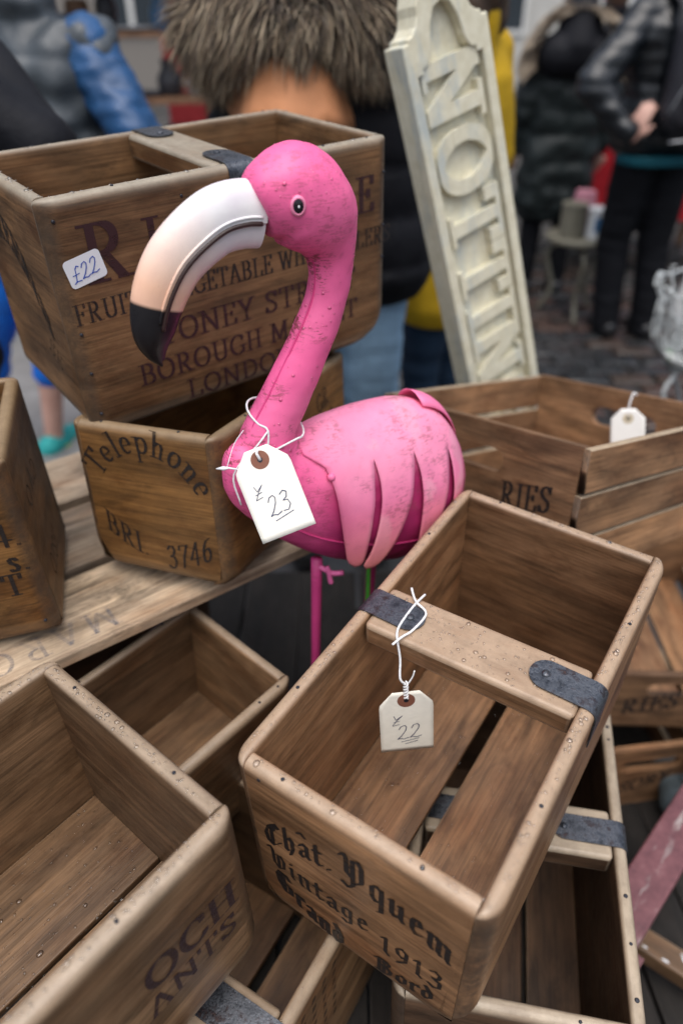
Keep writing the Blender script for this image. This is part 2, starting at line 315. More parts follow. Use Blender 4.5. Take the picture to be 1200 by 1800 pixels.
INKF = ink_mat('worn_print', (.03, .022, .018), .44, .62)
PEN = plain('ballpoint_ink', (.02, .025, .09), .4); PENB = plain('blue_pen_ink', (.03, .08, .42), .4)
def strap_mat():
    q = N('rusty_steel_strap'); c = q.coords(); a = q.noise(c, 55, 6, .7); b = q.noise(c, 420, 3, .6)
    col = q.ramp(a, [(.3, (.025, .028, .036)), (.52, (.125, .135, .155)), (.62, (.06, .05, .055)), (.74, (.13, .062, .045))])
    q.bs(Base_Color=col, Roughness=q.ramp(b, [(.35, .22), (.65, .5)]), Metallic=.75); q.bump(q.math('ADD', a, q.math('MULTIPLY', b, .5)), .5, .0012); return q.m
STRAP = strap_mat(); NAIL = plain('dark_nail', (.025, .027, .036), .45, metallic=.4)
STAIN = ink_mat('nail_stain', (.03, .03, .04), .44, .66, 420.0)
def water_mat():
    q = N('water_drop'); tr = q.n('BsdfTransparent', Color=(1., 1., 1.)); gl = q.n('BsdfGlossy', Roughness=.07, Color=(1., 1., 1.)); fr = q.n('Fresnel', IOR=1.45); mx = q.n('MixShader')
    q.set(mx.inputs[0], q.math('MULTIPLY', fr.outputs[0], 1.6, True)); q.set(mx.inputs[1], tr.outputs[0]); q.set(mx.inputs[2], gl.outputs[0]); q.t.links.new(mx.outputs[0], q.out.inputs[0]); return q.m
WATER = water_mat()
def wear_layer(bm): return bm.loops.layers.float_color.new('wear')
def board(name, parent, L, H, T, mat, loc=(0, 0, 0), rot=(0, 0, 0), ro=.0112, ri=.004, rb=0.0, rt=0.0, top=True, ends=True, hole=None, taper=0.0, allround=False):
    """plank: X length, -Y outer face, Z up from 0; ro/ri edge rounding outside/inside; rb/rt elevation corner radius; hole=(cx,cz,halflen,r) slot"""
    def corner(x, z, r, a0):
        if r < 1e-5: return [(x, z)]
        return [(x + r * math.cos(rad(a0 + 90 * i / 6)), z + r * math.sin(rad(a0 + 90 * i / 6))) for i in range(7)]
    h = L / 2; lb = h - taper
    out = corner(-lb + rb, rb, rb, 180) + corner(lb - rb, rb, rb, 270) + corner(h - rt, H - rt, rt, 0) + corner(-h + rt, H - rt, rt, 90)
    bm = bmesh.new(); wl_ = wear_layer(bm)
    if hole:
        cx, cz, hl, r = hole
        hp = [(cx + hl + r * math.cos(rad(-90 + 180 * i / 8)), cz + r * math.sin(rad(-90 + 180 * i / 8))) for i in range(9)] + [(cx - hl + r * math.cos(rad(90 + 180 * i / 8)), cz + r * math.sin(rad(90 + 180 * i / 8))) for i in range(9)]
        rings = []
        for y in (-T / 2, T / 2):
            vo = [bm.verts.new((x, y, z)) for x, z in out]; vh = [bm.verts.new((x, y, z)) for x, z in hp]
            es = [bm.edges.new((v[i], v[(i + 1) % len(v)])) for v in (vo, vh) for i in range(len(v))]
            bmesh.ops.triangle_fill(bm, edges=es, use_beauty=True, use_dissolve=False); rings.append((vo, vh))
        for k in (0, 1):
            a, b = rings[0][k], rings[1][k]
            for i in range(len(a)):
                f = bm.faces.new((a[i], a[(i + 1) % len(a)], b[(i + 1) % len(a)], b[i]))
                for l in f.loops: l[wl_] = (.8, 0, 0, 1)
        for f in bm.faces:
            if abs(f.normal.y) > .5 or f.normal.length < .1:
                for l in f.loops: l[wl_] = (0, 0, 0, 1)
        bmesh.ops.recalc_face_normals(bm, faces=bm.faces)
        for f in bm.faces:
            if abs(f.normal.y) > .7:
                for l in f.loops: l[wl_] = (0, 0, 0, 1)
        o = bm_obj(name, bm, mat, parent, loc, rot); return o
    a = [bm.verts.new((x, -T / 2, z)) for x, z in out]; b = [bm.verts.new((x, T / 2, z)) for x, z in out]; n = len(a)
    front = bm.faces.new(a); back = bm.faces.new(b[::-1])
    for i in range(n): bm.faces.new((a[i], b[i], b[(i + 1) % n], a[(i + 1) % n]))
    bm.normal_update()
    mark = set()
    if allround:
        r = bmesh.ops.bevel(bm, geom=[e for e in bm.edges if e.calc_face_angle(0) > .6], offset=ro, segments=3, profile=.5, affect='EDGES', clamp_overlap=True)
        for f in r['faces']: f.material_index = 0; f.tag = True
    else:
        for f in bm.faces: f.tag = False
        r = bmesh.ops.bevel(bm, geom=[e for e in front.edges if ends or abs(e.verts[0].co.z - e.verts[1].co.z) < 1e-6], offset=ro, segments=5, profile=.5, affect='EDGES', clamp_overlap=True)
        for f in r['faces']: f.tag = True
        bk = max((f for f in bm.faces), key=lambda f: f.calc_center_median().y + (1 if abs(f.normal.y) > .9 else 0))
        if ri > 0:
            r = bmesh.ops.bevel(bm, geom=[e for e in bk.edges if ends or abs(e.verts[0].co.z - e.verts[1].co.z) < 1e-6], offset=ri, segments=2, profile=.5, affect='EDGES', clamp_overlap=True)
            for f in r['faces']: f.tag = True
    bm.normal_update()
    for f in bm.faces:
        w, e = 0.0, 0.0
        c = f.calc_center_median(); nx, ny, nz = f.normal
        if top and c.z > H * .5 and nz > .25: w = .95
        elif f.tag: w = .55 if c.z > .02 else .3
        if abs(nx) > .5 and abs(ny) < .85: e = .9
        if e and w and nz > .5: e = 0
        for l in f.loops: l[wl_] = (w if not e else w * .4, e, 0, 1)
    o = bm_obj(name, bm, mat, parent, loc, rot)
    o.data.polygons.foreach_set('use_smooth', [True] * len(o.data.polygons))
    m = o.modifiers.new('wn', 'WEIGHTED_NORMAL'); m.weight = 80; m.keep_sharp = True
    return o
def wall_board(name, parent, L, H, T, mat, loc=(0, 0, 0), rot=(0, 0, 0), rx=.024, ro=.010, ri=.0045, rb=.03, re=0.0, ext=0.0):
    """crate wall: rounded plan ends (rx), rounded rim, rounded lower corners (rb); lofted cross sections along X"""
    h = L / 2; cols = []; ry = T - .0012; rbn, rbp = rb if isinstance(rb, tuple) else (rb, rb)
    if rx > 0:
        na = 7; cols = [(-h + rx * (1 - math.cos(rad(90 * i / na))), -T / 2 + ry * (1 - math.sin(rad(90 * i / na)))) for i in range(na + 1)]
    else: cols = [(-h, -T / 2)]
    mid = 24; x0 = cols[-1][0]
    full = cols + [(x0 + (-2 * x0) * k / mid, -T / 2) for k in range(1, mid)] + [(-x, y) for x, y in cols[::-1]]
    vs, fs, wr = [], [], []; m = 0
    for x, yo in full:
        th = T / 2 - yo; zb = 0.0; rb = rbn if x < 0 else rbp; Hc = H - .0075 * (1 - th / T) ** 2; dx = abs(x) - (h + ext - rb)
        if rb > 0 and dx > 0: zb = rb - math.sqrt(max(0, rb * rb - dx * dx))
        o_, i_ = min(ro, th * .55), min(ri, th * .35); wob = .0006 * noise.noise(Vector((x * 9, L * 7, H * 5)))
        P = []
        if re > 0:
            for k in range(6): sq_ = T * (1 - k / 5) ** 1.5; P.append((yo + sq_, re - math.sqrt(max(0, re * re - (re - sq_) ** 2)), .2))
        else:
            for k in range(4): a = rad(90 * k / 3); P.append((yo + o_ * (1 - math.sin(a)), zb + o_ * (1 - math.cos(a)), .25))
        zl = max(P[-1][1] + .004, zb + .02); P.append((yo, zl, 0)); P.append((yo, (zl + H) * .5, 0)); P.append((yo, Hc - o_ - .007, 0)); P.append((yo, Hc - o_ - .0025, .12))
        for k in range(6): a = rad(90 * k / 5); P.append((yo + o_ * (1 - math.cos(a)), Hc - o_ * (1 - math.sin(a)) + wob, .25 + .75 * min(1, k / 3)))
        for k in range(4): a = rad(90 * k / 3); P.append((T / 2 - i_ * (1 - math.sin(a)), Hc - i_ * (1 - math.cos(a)) + wob, 1.0 - .3 * k))
        P.append((T / 2, Hc - i_ - .005, 0)); P.append((T / 2, zb + (H - zb) * .5, 0)); P.append((T / 2, max(zb, re - math.sqrt(max(0, re * re - (re - T) ** 2)) if re else 0) + .001, 0)); m = len(P)
        e = 0.0 if rx == 0 else max(0, min(1, (abs(x) - (h - rx * .75)) / (rx * .35)))
        for y, z, w in P: vs.append((x, y, z)); wr.append((w, e * (1 - .85 * w) * .9))
    n = len(full)
    for c in range(n - 1):
        for k in range(m): k2 = (k + 1) % m; fs.append((c * m + k, (c + 1) * m + k, (c + 1) * m + k2, c * m + k2))
    fs.append(tuple(range(m))); fs.append(tuple((n - 1) * m + k for k in range(m))[::-1])
    o = pd(name, vs, fs, mat, parent, loc, rot, smooth=58)
    a = o.data.color_attributes.new('wear', 'FLOAT_COLOR', 'POINT')
    for j, (w, e) in enumerate(wr): a.data[j].color = (w, e, 0, 1)
    return o
_nail = None
def nail(parent, loc, rot=(0, 0, 0), r=.0019, stain=True):
    global _nail
    if _nail is None:
        mb = MB().add(lathe([(1.02, -.002), (1, .0004), (.7, .001), (.05, .0011)], 10))
        _nail = bpy.data.meshes.new('nail'); _nail.from_pydata([tuple((v.x * .0032, v.y * .0032, v.z)) for v in mb.v], [], mb.f); _nail.materials.append(NAIL)
    o = link('nail', _nail, None, parent, loc, rot); o.scale = (r / .0032, r / .0032, 1)
    if stain:
        k = 12; mb = MB(); pts = [(math.cos(6.283 * i / k) * .0023 * random.uniform(.9, 2.0), math.sin(6.283 * i / k) * .0023 * random.uniform(.6, 1.1), .0002) for i in range(k)]
        mb.add((pts, [tuple(range(k))])); mb.build('rust_stain', STAIN, o)
    return o
def strap(parent, H, xin, xout, w, y0, side, drop=.055, rr=.0112, th=.0014):
    """steel strip over the end of a handle: runs from xin (rounded) to xout, bends over the rim and down the outside"""
    P = []; r = w / 2; e = .0008
    for i in range(7):
        s = r * (1 - math.cos(rad(90 * i / 6))); P.append((xin + s, H + e, 0, 1, w / 2 * math.sin(rad(90 * i / 6)) if i else .0006))
    P.append((xout - rr, H + e, 0, 1, w / 2))
    for i in range(1, 6):
        a = rad(90 - 90 * i / 5); P.append((xout - rr + (rr + e) * math.cos(a), H - rr + (rr + e) * math.sin(a), math.cos(a), math.sin(a), w / 2))
    P.append((xout + e, H - drop, 1, 0, w / 2))
    vs, fs = [], []
    for x, z, nx, nz, hw in P:
        for sy in (-1, 1):
            for t in (0, th): vs.append((side * (x + nx * t), y0 + sy * hw, z + nz * t))
    for i in range(len(P) - 1):
        a, b = i * 4, i * 4 + 4
        fs += [(a + 1, a + 3, b + 3, b + 1), (a, b, b + 2, a + 2), (a, a + 1, b + 1, b), (a + 2, b + 2, b + 3, a + 3)]
    e4 = (len(P) - 1) * 4; fs.append((e4, e4 + 1, e4 + 3, e4 + 2))
    if side < 0: fs = [f[::-1] for f in fs]
    o = pd('metal_strap', vs, fs, STRAP, parent, smooth=40)
    for x in (xin + r * .9,):
        nb = MB().add(lathe([(.0045, 0), (.0042, .0012), (.002, .002), (.0003, .0022)], 12)); nb.build('rivet', STRAP, o, (side * x, y0, H + th + e), smooth=True)
    return o
def crate(name, label, Lx, Ly, H, loc, rot, wd, cover='y', t=.016, nsl=2, gap=.014, handle=None, group='stacked wooden crates', rb=.03, ro=.0105, rx=.024, rnd='cover', sidegap=0.0, nails=True, rim=True):
    """box crate, inner Lx x Ly x H; the 'cover' boards run the full outer length; returns root and its panels"""
    root = empty(name, loc, rot, label, 'crate', group); m = WOODS[wd]; P = {}
    ox, oy = Lx + 2 * t, Ly + 2 * t; rn, rp = rb if isinstance(rb, tuple) else (rb, rb)
    def bot(key, full):
        if rnd == 'cover':      # lower corners of the long boards are rounded, the end boards follow them
            if full: return dict(rb=(rn, rp) if key in ('-y', '+x') else (rp, rn))
            return dict(rb=0, re=rn if key[0] == '-' else rp)
        if full: return dict(rb=.012, re=rn if key[0] == '-' else rp)
        return dict(rb=(rn, rp) if key in ('-y', '+x') else (rp, rn), ext=t)
    for key, rz in (('-y', 0), ('+x', 90), ('+y', 180), ('-x', -90)):
        isy = key[1] == 'y'; s = 1 if key[0] == '+' else -1
        full = (cover == 'x') == isy
        L = (ox if isy else oy) if full else (Lx if isy else Ly) - .0006
        p = (0, s * (Ly + t) / 2, 0) if isy else (s * (Lx + t) / 2, 0, 0)
        P[key] = wall_board('long_side_panel' if full else 'end_panel', root, L, H if full else H - .0004, t, m, p, (0, 0, rz), rx=rx if full else 0, ro=ro, **bot(key, full))
    along = 'y' if Ly >= Lx else 'x'; wtot, ln = (Lx, Ly) if along == 'y' else (Ly, Lx)
    sw = (wtot - 2 * sidegap - gap * (nsl - 1)) / nsl
    for i in range(nsl):
        c = -wtot / 2 + sidegap + sw / 2 + i * (sw + gap)
        o = board('bottom_slat', root, ln - .001, .010, sw - .001, m, (c, 0, .004) if along == 'y' else (0, c, .004), (0, 0, 90 if along == 'y' else 0), ro=.002, ri=.002, top=False)
    if handle:
        pos, w, hh = handle['pos'], handle['w'], handle['h']; cross = Lx if along == 'y' else Ly
        hb = board('handle_bar', root, cross - .001, hh, w, m, (0, pos, H - hh - .0008) if along == 'y' else (pos, 0, H - hh - .0008), (0, 0, handle.get('skew', 0) + (0 if along == 'y' else 90)), allround=True, ro=.006)
        for s in (-1, 1):
            if s in handle.get('straps', (-1, 1)):
                if along == 'y': strap(root, H, cross / 2 - handle['sl'], cross / 2 + t, handle['sw'], pos + s * handle.get('sk', 0), s)
                else:
                    o = strap(root, H, cross / 2 - handle['sl'], cross / 2 + t, handle['sw'], -pos, s); o.rotation_euler = (0, 0, rad(90))
    if nails:
        for s in (-1, 1):
            if along == 'y':
                for y in (-.31, .27): nail(root, (s * (Lx / 2 + t * .5), Ly * y + random.uniform(-.01, .01), H))
                for x in (-.33, .28): nail(root, (x * Lx, s * (Ly / 2 + t * .5), H - .0004))
            else:
                for x in (-.34, .3, .46): nail(root, (Lx * x, s * (Ly / 2 + t * .5), H))
    return root, P
_hemi = [(math.cos(6.283 * k / 7) * math.cos(rad(e)), math.sin(6.283 * k / 7) * math.cos(rad(e)), math.sin(rad(e))) for e in (-8, 32, 64) for k in range(7)] + [(0, 0, 1)]
_hf = [(r * 7 + k, r * 7 + (k + 1) % 7, r * 7 + 7 + (k + 1) % 7, r * 7 + 7 + k) for r in (0, 1) for k in range(7)] + [(14 + k, 14 + (k + 1) % 7, 21) for k in range(7)]
def drops(parent, pts, name='water_droplets'):
    """pts: (pos, normal, radius); small beads of rain as one uncountable part"""
    vs, fs = [], []
    for p, nrm, r in pts:
        q = Vector((0, 0, 1)).rotation_difference(Vector(nrm)); b = len(vs); sx, sy = random.uniform(.85, 1.3), random.uniform(.85, 1.2)
        for x, y, z in _hemi: vs.append(Vector(p) + q @ Vector((x * r * sx, y * r * sy, z * r * .55)))
        fs += [tuple(b + i for i in f) for f in _hf]
    o = pd(name, vs, fs, WATER, parent, smooth=True); tag(o, kind='stuff'); return o
def rr(): return min(.0036, .0007 + random.expovariate(1 / .00045))
def crate_drops(root, Lx, Ly, H, t, n, bar=None, floor=0, cover=None):
    P = []
    for _ in range(n):
        s = random.choice((-1, 1))
        if random.random() < Ly / (Lx + Ly): P.append(((s * (Lx / 2 + random.uniform(.002, t - .006)), random.uniform(-.5, .5) * (Ly + t), H), (0, 0, 1), rr()))
        else: P.append(((random.uniform(-.5, .5) * Lx, s * (Ly / 2 + random.uniform(.002, t - .007)), H - .0004), (0, 0, 1), rr()))
    if bar:
        for _ in range(bar[2]): P.append(((random.uniform(-.5, .5) * Lx, bar[0] + random.uniform(-.5, .5) * (bar[1] - .012), H - .0008), (0, 0, 1), rr()))
    for _ in range(floor): P.append(((random.uniform(-.48, .48) * Lx, random.uniform(-.48, .48) * Ly, .014), (0, 0, 1), rr() * 1.1))
    return drops(root, P)
# ---------------------------------------------------------------- ground, pavement, setts
def wet_ground(name, c0, c1, rough, scale):
    q = N(name); c = q.coords((1, 1, 1), rnd=False); a = q.noise(c, scale, 8, .65); b = q.noise(c, scale * 14, 4)
    q.bs(Base_Color=q.ramp(q.math('ADD', q.math('MULTIPLY', a, .7), q.math('MULTIPLY', b, .3)), [(.35, c0), (.65, c1)]), Roughness=q.ramp(a, [(.4, rough - .15), (.6, rough + .1)])); q.bump(b, .3, .004); return q.m
gm = wet_ground('wet_mortar', (.018, .018, .019), (.045, .044, .044), .45, 3.0)
g = pd('ground', [(-60, -20, 0), (60, -20, 0), (60, 90, 0), (-60, 90, 0)], [(0, 1, 2, 3)], gm); tag(g, kind='structure')
sett_m = N('wet_granite_sett'); oi = sett_m.n('ObjectInfo').outputs['Random']; cc = sett_m.coords()
colr = sett_m.ramp(oi, [(0, (.016, .018, .02)), (.45, (.026, .026, .027)), (.7, (.042, .031, .025)), (.88, (.06, .036, .028)), (1, (.03, .035, .035))])
sett_m.bs(Base_Color=sett_m.mix(1.0, colr, sett_m.ramp(sett_m.noise(cc, 40, 5), [(.3, .7), (.7, 1.25)]), 'MULTIPLY'), Roughness=sett_m.ramp(sett_m.noise(cc, 9, 3), [(.35, .22), (.65, .5)])); sett_m.bump(sett_m.noise(cc, 60, 5), .5, .004)
SETT = sett_m.m
def sett_mesh(l, w, h, seed):
    r = random.Random(seed); j = lambda a=.004: r.uniform(-a, a); b = .012
    v = [(-l / 2 + j(), -w / 2 + j(), 0), (l / 2 + j(), -w / 2 + j(), 0), (l / 2 + j(), w / 2 + j(), 0), (-l / 2 + j(), w / 2 + j(), 0)]
    v += [(x, y, h * .6) for x, y, z in v]; v += [(x * (1 - 2 * b / l), y * (1 - 2 * b / w), h + j(.003)) for x, y, z in v[:4]]
    f = [(0, 1, 5, 4), (1, 2, 6, 5), (2, 3, 7, 6), (3, 0, 4, 7), (4, 5, 9, 8), (5, 6, 10, 9), (6, 7, 11, 10), (7, 4, 8, 11), (8, 9, 10, 11)]
    return v, f
variants = []
for i in range(6):
    v, f = sett_mesh(random.uniform(.17, .23), .098, .022, i); me = bpy.data.meshes.new('sett'); me.from_pydata(v, [], f); me.materials.append(SETT); me.polygons.foreach_set('use_smooth', [True] * 9); me.set_sharp_from_angle(angle=rad(50)); variants.append(me)
far = MB(); cnt = 0; row = 0; y = 2.2
while y < 12:
    x = -3.2 + (.1 if row % 2 else 0)
    while x < 6.5:
        xx, yy, rz = x + random.uniform(-.006, .006), y + random.uniform(-.006, .006), random.uniform(-2, 2)
        if x > -.25 or y > 3.3:
            near = cnt < 285 and 2.6 < y < 5.6 and y * .17 - .2 < x < y * .52 + .1
            if near: link('sett', variants[random.randrange(6)], None, g, (xx, yy, random.uniform(0, .006)), (random.uniform(-1.5, 1.5), random.uniform(-1.5, 1.5), rz)); cnt += 1
            else:
                v, f = sett_mesh(.2, .098, .022, cnt + int(x * 100)); far.add(([(a + xx, b + yy, c) for a, b, c in v], f))
        x += .213
    y += .108; row += 1
o = far.build('setts', SETT, g); tag(o, kind='stuff')
slab_m = plain('grey_paving_slab', (.17, .175, .175), .5, .2, 9, .25)
pv = pd('pavement', [(-6, -2, .02), (-.36, -2, .02), (-.36, 3.25, .02), (-6, 3.25, .02)], [(0, 1, 2, 3)], gm); tag(pv, kind='structure')
for i in range(7):
    for j in range(4):
        mb = MB(); mb.box((-.297, -.22, 0), (.297, .22, .05)); mb.build('paving_slab', slab_m, pv, (-.68 - .602 * j - (.3 if i % 2 else 0), 1.0 + .445 * i, .0), (random.uniform(-.4, .4), random.uniform(-.4, .4), 0))
# ---------------------------------------------------------------- low display table the crates stand on
tb = empty('display_table', (0, 0, 0), (0, 0, 0), 'low dark plank table under the heap of crates', 'table')
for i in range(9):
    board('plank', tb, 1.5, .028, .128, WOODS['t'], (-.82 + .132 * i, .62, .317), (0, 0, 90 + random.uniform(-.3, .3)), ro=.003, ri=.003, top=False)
for sx in (-.78, .2):
    for sy in (.0, 1.25):
        mb = MB(); mb.box((sx - .03, sy - .03, 0), (sx + .03, sy + .03, .28)); mb.build('leg', WOODS['t'], tb)
for sy in (.0, 1.25):
    mb = MB(); mb.box((-.86, sy - .02, .28), (.28, sy + .02, .3165)); mb.build('rail', WOODS['t'], tb)
# ---------------------------------------------------------------- crates
HD = dict(pos=0.0, w=.066, h=.032, sl=.058, sw=.037)
INKF2 = ink_mat('faded_purple_print', (.035, .018, .022), .36, .6)
# large crate in front
G, GP = crate('handled_crate', 'brown crate with blackletter wine print, tilted across the others in front', .235, .447, .281, (.1481, .5672, .661), (4.83, 1.45, -33.95), 'g', 'y', t=.0165, gap=.017, handle=dict(HD, skew=2.0, sk=.004), rb=.042, rnd='end')
nail(GP['-y'], (-.1, -.0082, .27), (90, 0, 0))
def par(k, z0, x0=0): return lambda u, v: (u, v + z0 - k * (u - x0) ** 2)
ink('lettering', pieces('Chat.', BLK, .044, (.125, .035, 40), xs=.72, align='c', warp=lambda u, v: (u - .062, v + .180 - 3.2 * (u - .062) ** 2)), INK, GP['-y'], y=-.0089)
ink('circumflex', pieces("'", {"'": (.2, [[(.0, .2), (.1, .32)], [(.1, .32), (.2, .2)]])}, .047, (.09, .04, 40)), INK, GP['-y'], x=-.055, z=.203, y=-.0089)
ink('lettering', pieces('Yquem', BLK, .052, (.115, .03, 40), xs=.66, warp=lambda u, v: (u + .049, v + .182 - 2.8 * (u + .049) ** 2)), INK, GP['-y'], y=-.0089)
ink('lettering', pieces('Vintage', BLK, .038, (.115, .04, 40), xs=.84, warp=lambda u, v: (u - .042, v + .093 + 1.2 * (u - .03) ** 2)), INK, GP['-y'], y=-.0089)
ink('lettering', pieces('1913', BLK, .042, (.10, .045, 40), xs=.8, warp=lambda u, v: (u + .068, v + .072 + .9 * (u + .02) ** 2)), INK, GP['-y'], y=-.0089)
ink('lettering', pieces('Grand', BLK, .046, (.17, .035, 40), xs=.62, warp=lambda u, v: (u - .055, v + .008 + 5.0 * (u - .055) ** 2)), INK, GP['-y'], y=-.0089)
ink('lettering', pieces('Bord', BLK, .034, (.16, .035, 40), xs=.86, warp=lambda u, v: (u + .062, v + .012 + 2.4 * (u + .062) ** 2)), INK, GP['-y'], y=-.0089)
crate_drops(G, .235, .447, .281, .0165, 480, bar=(0, .066, 200), floor=380)
# crate on top, left
A, AP = crate('handled_crate', 'large handled crate printed for a London market fruit seller, topmost at left', .445, .2345, .2843, (-.2015, 1.055, 1.0578), (1.8, -2.48, 37.62), 'a', 'x', handle=dict(HD, w=.062, pos=.008), rb=(.022, .062))
ap = AP['-y']; ya = -.0086
ink('lettering', pieces('R', SER, .062, (.17, .05, 0), xs=1.05, align='l'), INKP, ap, x=-.203, z=.190, y=ya)
ink('lettering', pieces('I', SER, .05, (.17, .05, 0), align='l'), INKP, ap, x=-.129, z=.196, y=ya)
ink('lettering', pieces('LE', SER, .045, (.17, .05, 0), xs=.95, align='r'), INKP, ap, x=.214, z=.194, y=ya)
def fitw(s, font, size, width, **k):
    base = sum(font[c][0] + k.get('track', .06) for c in s) * size; return pieces(s, font, size, xs=width / base, **k)
ink('lettering', fitw('FRUIT & VEGETABLE WHOLESALERS', SER, .0235, .472, nib=(.13, .045, 0)), INK, ap, x=.008, z=.1465, y=ya)
ink('lettering', fitw('STONEY STREET', SER, .0285, .335, nib=(.15, .05, 0)), INKP, ap, x=.012, z=.0935, y=ya)
ink('lettering', fitw('BOROUGH MARKET', SER, .027, .35, nib=(.15, .05, 0)), INKP, ap, x=.008, z=.049, y=ya)
ink('lettering', fitw('LONDON', SER, .026, .172, nib=(.15, .05, 0)), INKP, ap, x=-.02, z=.010, y=ya)
ink('lettering', pieces("GREENS", SER, .033, (.17, .07, 0), xs=.9, warp=lambda u, v: (u * .98 - .004, v * 1.0 + .207 - 10 * max(0, u + .03) ** 2)), INK, AP['-x'], y=ya)
ink('lettering', pieces('SE', SER, .026, (.1, .04, 0)), INKF, AP['-x'], x=.05, z=.075, y=ya, roll=-30)
for z in (.262, .135, .085, .03): nail(ap, (-.225, -.0082, z), (90, 0, 0), stain=True)
for z in (.24, .17, .125): nail(ap, (.229, -.0082, z), (90, 0, 0))
nail(ap, (-.075, -.0082, .262), (90, 0, 0))
crate_drops(A, .445, .2345, .2843, .016, 240, floor=0)
# telephone crate under it
s = 1.04
B, BP = crate('arched_print_crate', 'small crate printed Telephone, wedged under the market crate', .188, .364, .208, (-.1638, .9336, .842), (-6.33, -4.57, -22.36), 'b', 'y', nsl=2, rb=(.038, .02), rnd='end', t=.0165)
bp = BP['-y']; yb = -.0089
def polar(R, cx, cz, a_mid=90, k=1.0):
    def f(u, v): a = rad(a_mid) - u * k / R; return (cx + (R + v) * math.cos(a), cz + (R + v) * math.sin(a))
    return f
ink('lettering', pieces('Telephone', SER, .034, (.12, .04, 0), xs=.98, track=.1, warp=polar(.080, .0, .096, 86, .86)), INK, bp, y=yb)
ink('lettering', pieces('BRI.', SER, .031, (.12, .04, 0), xs=.82, warp=lambda u, v: (u - .046, v + .024 + 5 * (u - .05) ** 2)), INK, bp, y=yb)
ink('lettering', pieces('3746', SER, .034, (.10, .04, 0), xs=.8, warp=lambda u, v: (u + .05, v + .012 + 4 * (u + .05) ** 2)), INK, bp, y=yb)
ink('lettering', pieces('GR', SER, .03, (.14, .05, 0), xs=.8), INKF, BP['+x'], x=.1, z=.145, y=yb, roll=12)
ink('lettering', pieces('NO', SER, .03, (.14, .05, 0), xs=.8), INKF, BP['+x'], x=.12, z=.105, y=yb, roll=12)
# crate at the left edge
C, CP = crate('worn_print_crate', 'dark golden crate with worn print at left edge, on the grey slats', .244, .205, .252, (-.512, .728, .8405), (-.71, -2.16, 16.22), 'b', 'x', nsl=2, rb=(.03, .046), rnd='end', t=.0165)
cp = CP['-y']
for st, z in (('4.', .147), ('s.', .112), ('T', .078)): ink('lettering', pieces(st, SER, .03, (.16, .06, 0), align='r'), INK, cp, x=.133 if st != 'T' else .118, z=z, y=yb)
ink('lettering', pieces('CAO', SER, .026, (.1, .04, 0), track=.3, warp=polar(.08, 0, .09, 92, -1.0)), INKF, CP['+x'], x=-.02, z=-.01, y=yb)
ink('lettering', pieces('OPSE', SER, .03, (.1, .04, 0), xs=.8, warp=lambda u, v: (u - .02, v + .045 + 2 * u * u)), INKF, CP['+x'], y=yb, z=0)
nail(cp, (.124, -.0083, .03), (90, 0, 0))
# crate at the bottom left
F, FP = crate('open_crate', 'ochre edged wet open crate at bottom left, printed with half hidden capitals', .255, .43, .242, (-.3429, .2831, .6732), (2.6, .07, -39.68), 'f', 'y', t=.0185, gap=.004, nsl=2, rb=.034, ro=.010)
fp = FP['+x']
ink('lettering', pieces('OCH', SER, .039, (.18, .04, 0), xs=1.0, align='r'), INKF2, fp, x=.216, z=.122, y=-.0099)
ink('lettering', pieces('ANTS', SER, .030, (.15, .04, 0), xs=1.05, align='r'), INKF2, fp, x=.208, z=.080, y=-.0099)
crate_drops(F, .255, .43, .242, .0185, 700, floor=700)
# crate under the front one, right
H_, HP = crate('handled_crate', 'long pale rimmed crate with metal strapped handle, underneath at bottom right', .235, .445, .281, (.2383, .5639, .3505), (2.74, -1.29, -11.01), 'h', 'y', nsl=3, gap=.006, handle=dict(HD, pos=-.014, sl=.075, sw=.035, h=.036), rb=.03, t=.017)
for yv in (-.2, -.09, .15, .19): nail(H_, (.126, yv, .281), r=.0026)
# crate under the front one, middle
I_, IP = crate('handled_crate', 'crate with speckled print squeezed below the front and bottom left crates', .235, .3165, .28, (-.1443, .4075, .358), (.67, 0, -30.6), 'f', 'y', nsl=2, gap=.014, handle=dict(HD, pos=-.062, sl=.11, sw=.04, w=.062), rb=.03)
sp_ = []
for i in range(7):
    for j in range(9):
        x0, z0 = -.13 + j * .021, .12 + i * .021; sp_.append([(x0, z0), (x0 + .007, z0 + .002), (x0 + .009, z0 + .011), (x0 + .002, z0 + .010)])
ink('speckled_print', sp_, INKF, IP['+x'], y=-.0086)
crate_drops(I_, .235, .3165, .28, .016, 150)
# crate below the slats
E_, EP = crate('open_crate', 'plain dark open crate below the grey slats', .21, .176, .2, (-.230, .6439, .5737), (5.46, -1.01, 49.81), 'f', 'x', nsl=2, gap=.006, rb=.026, t=.015)
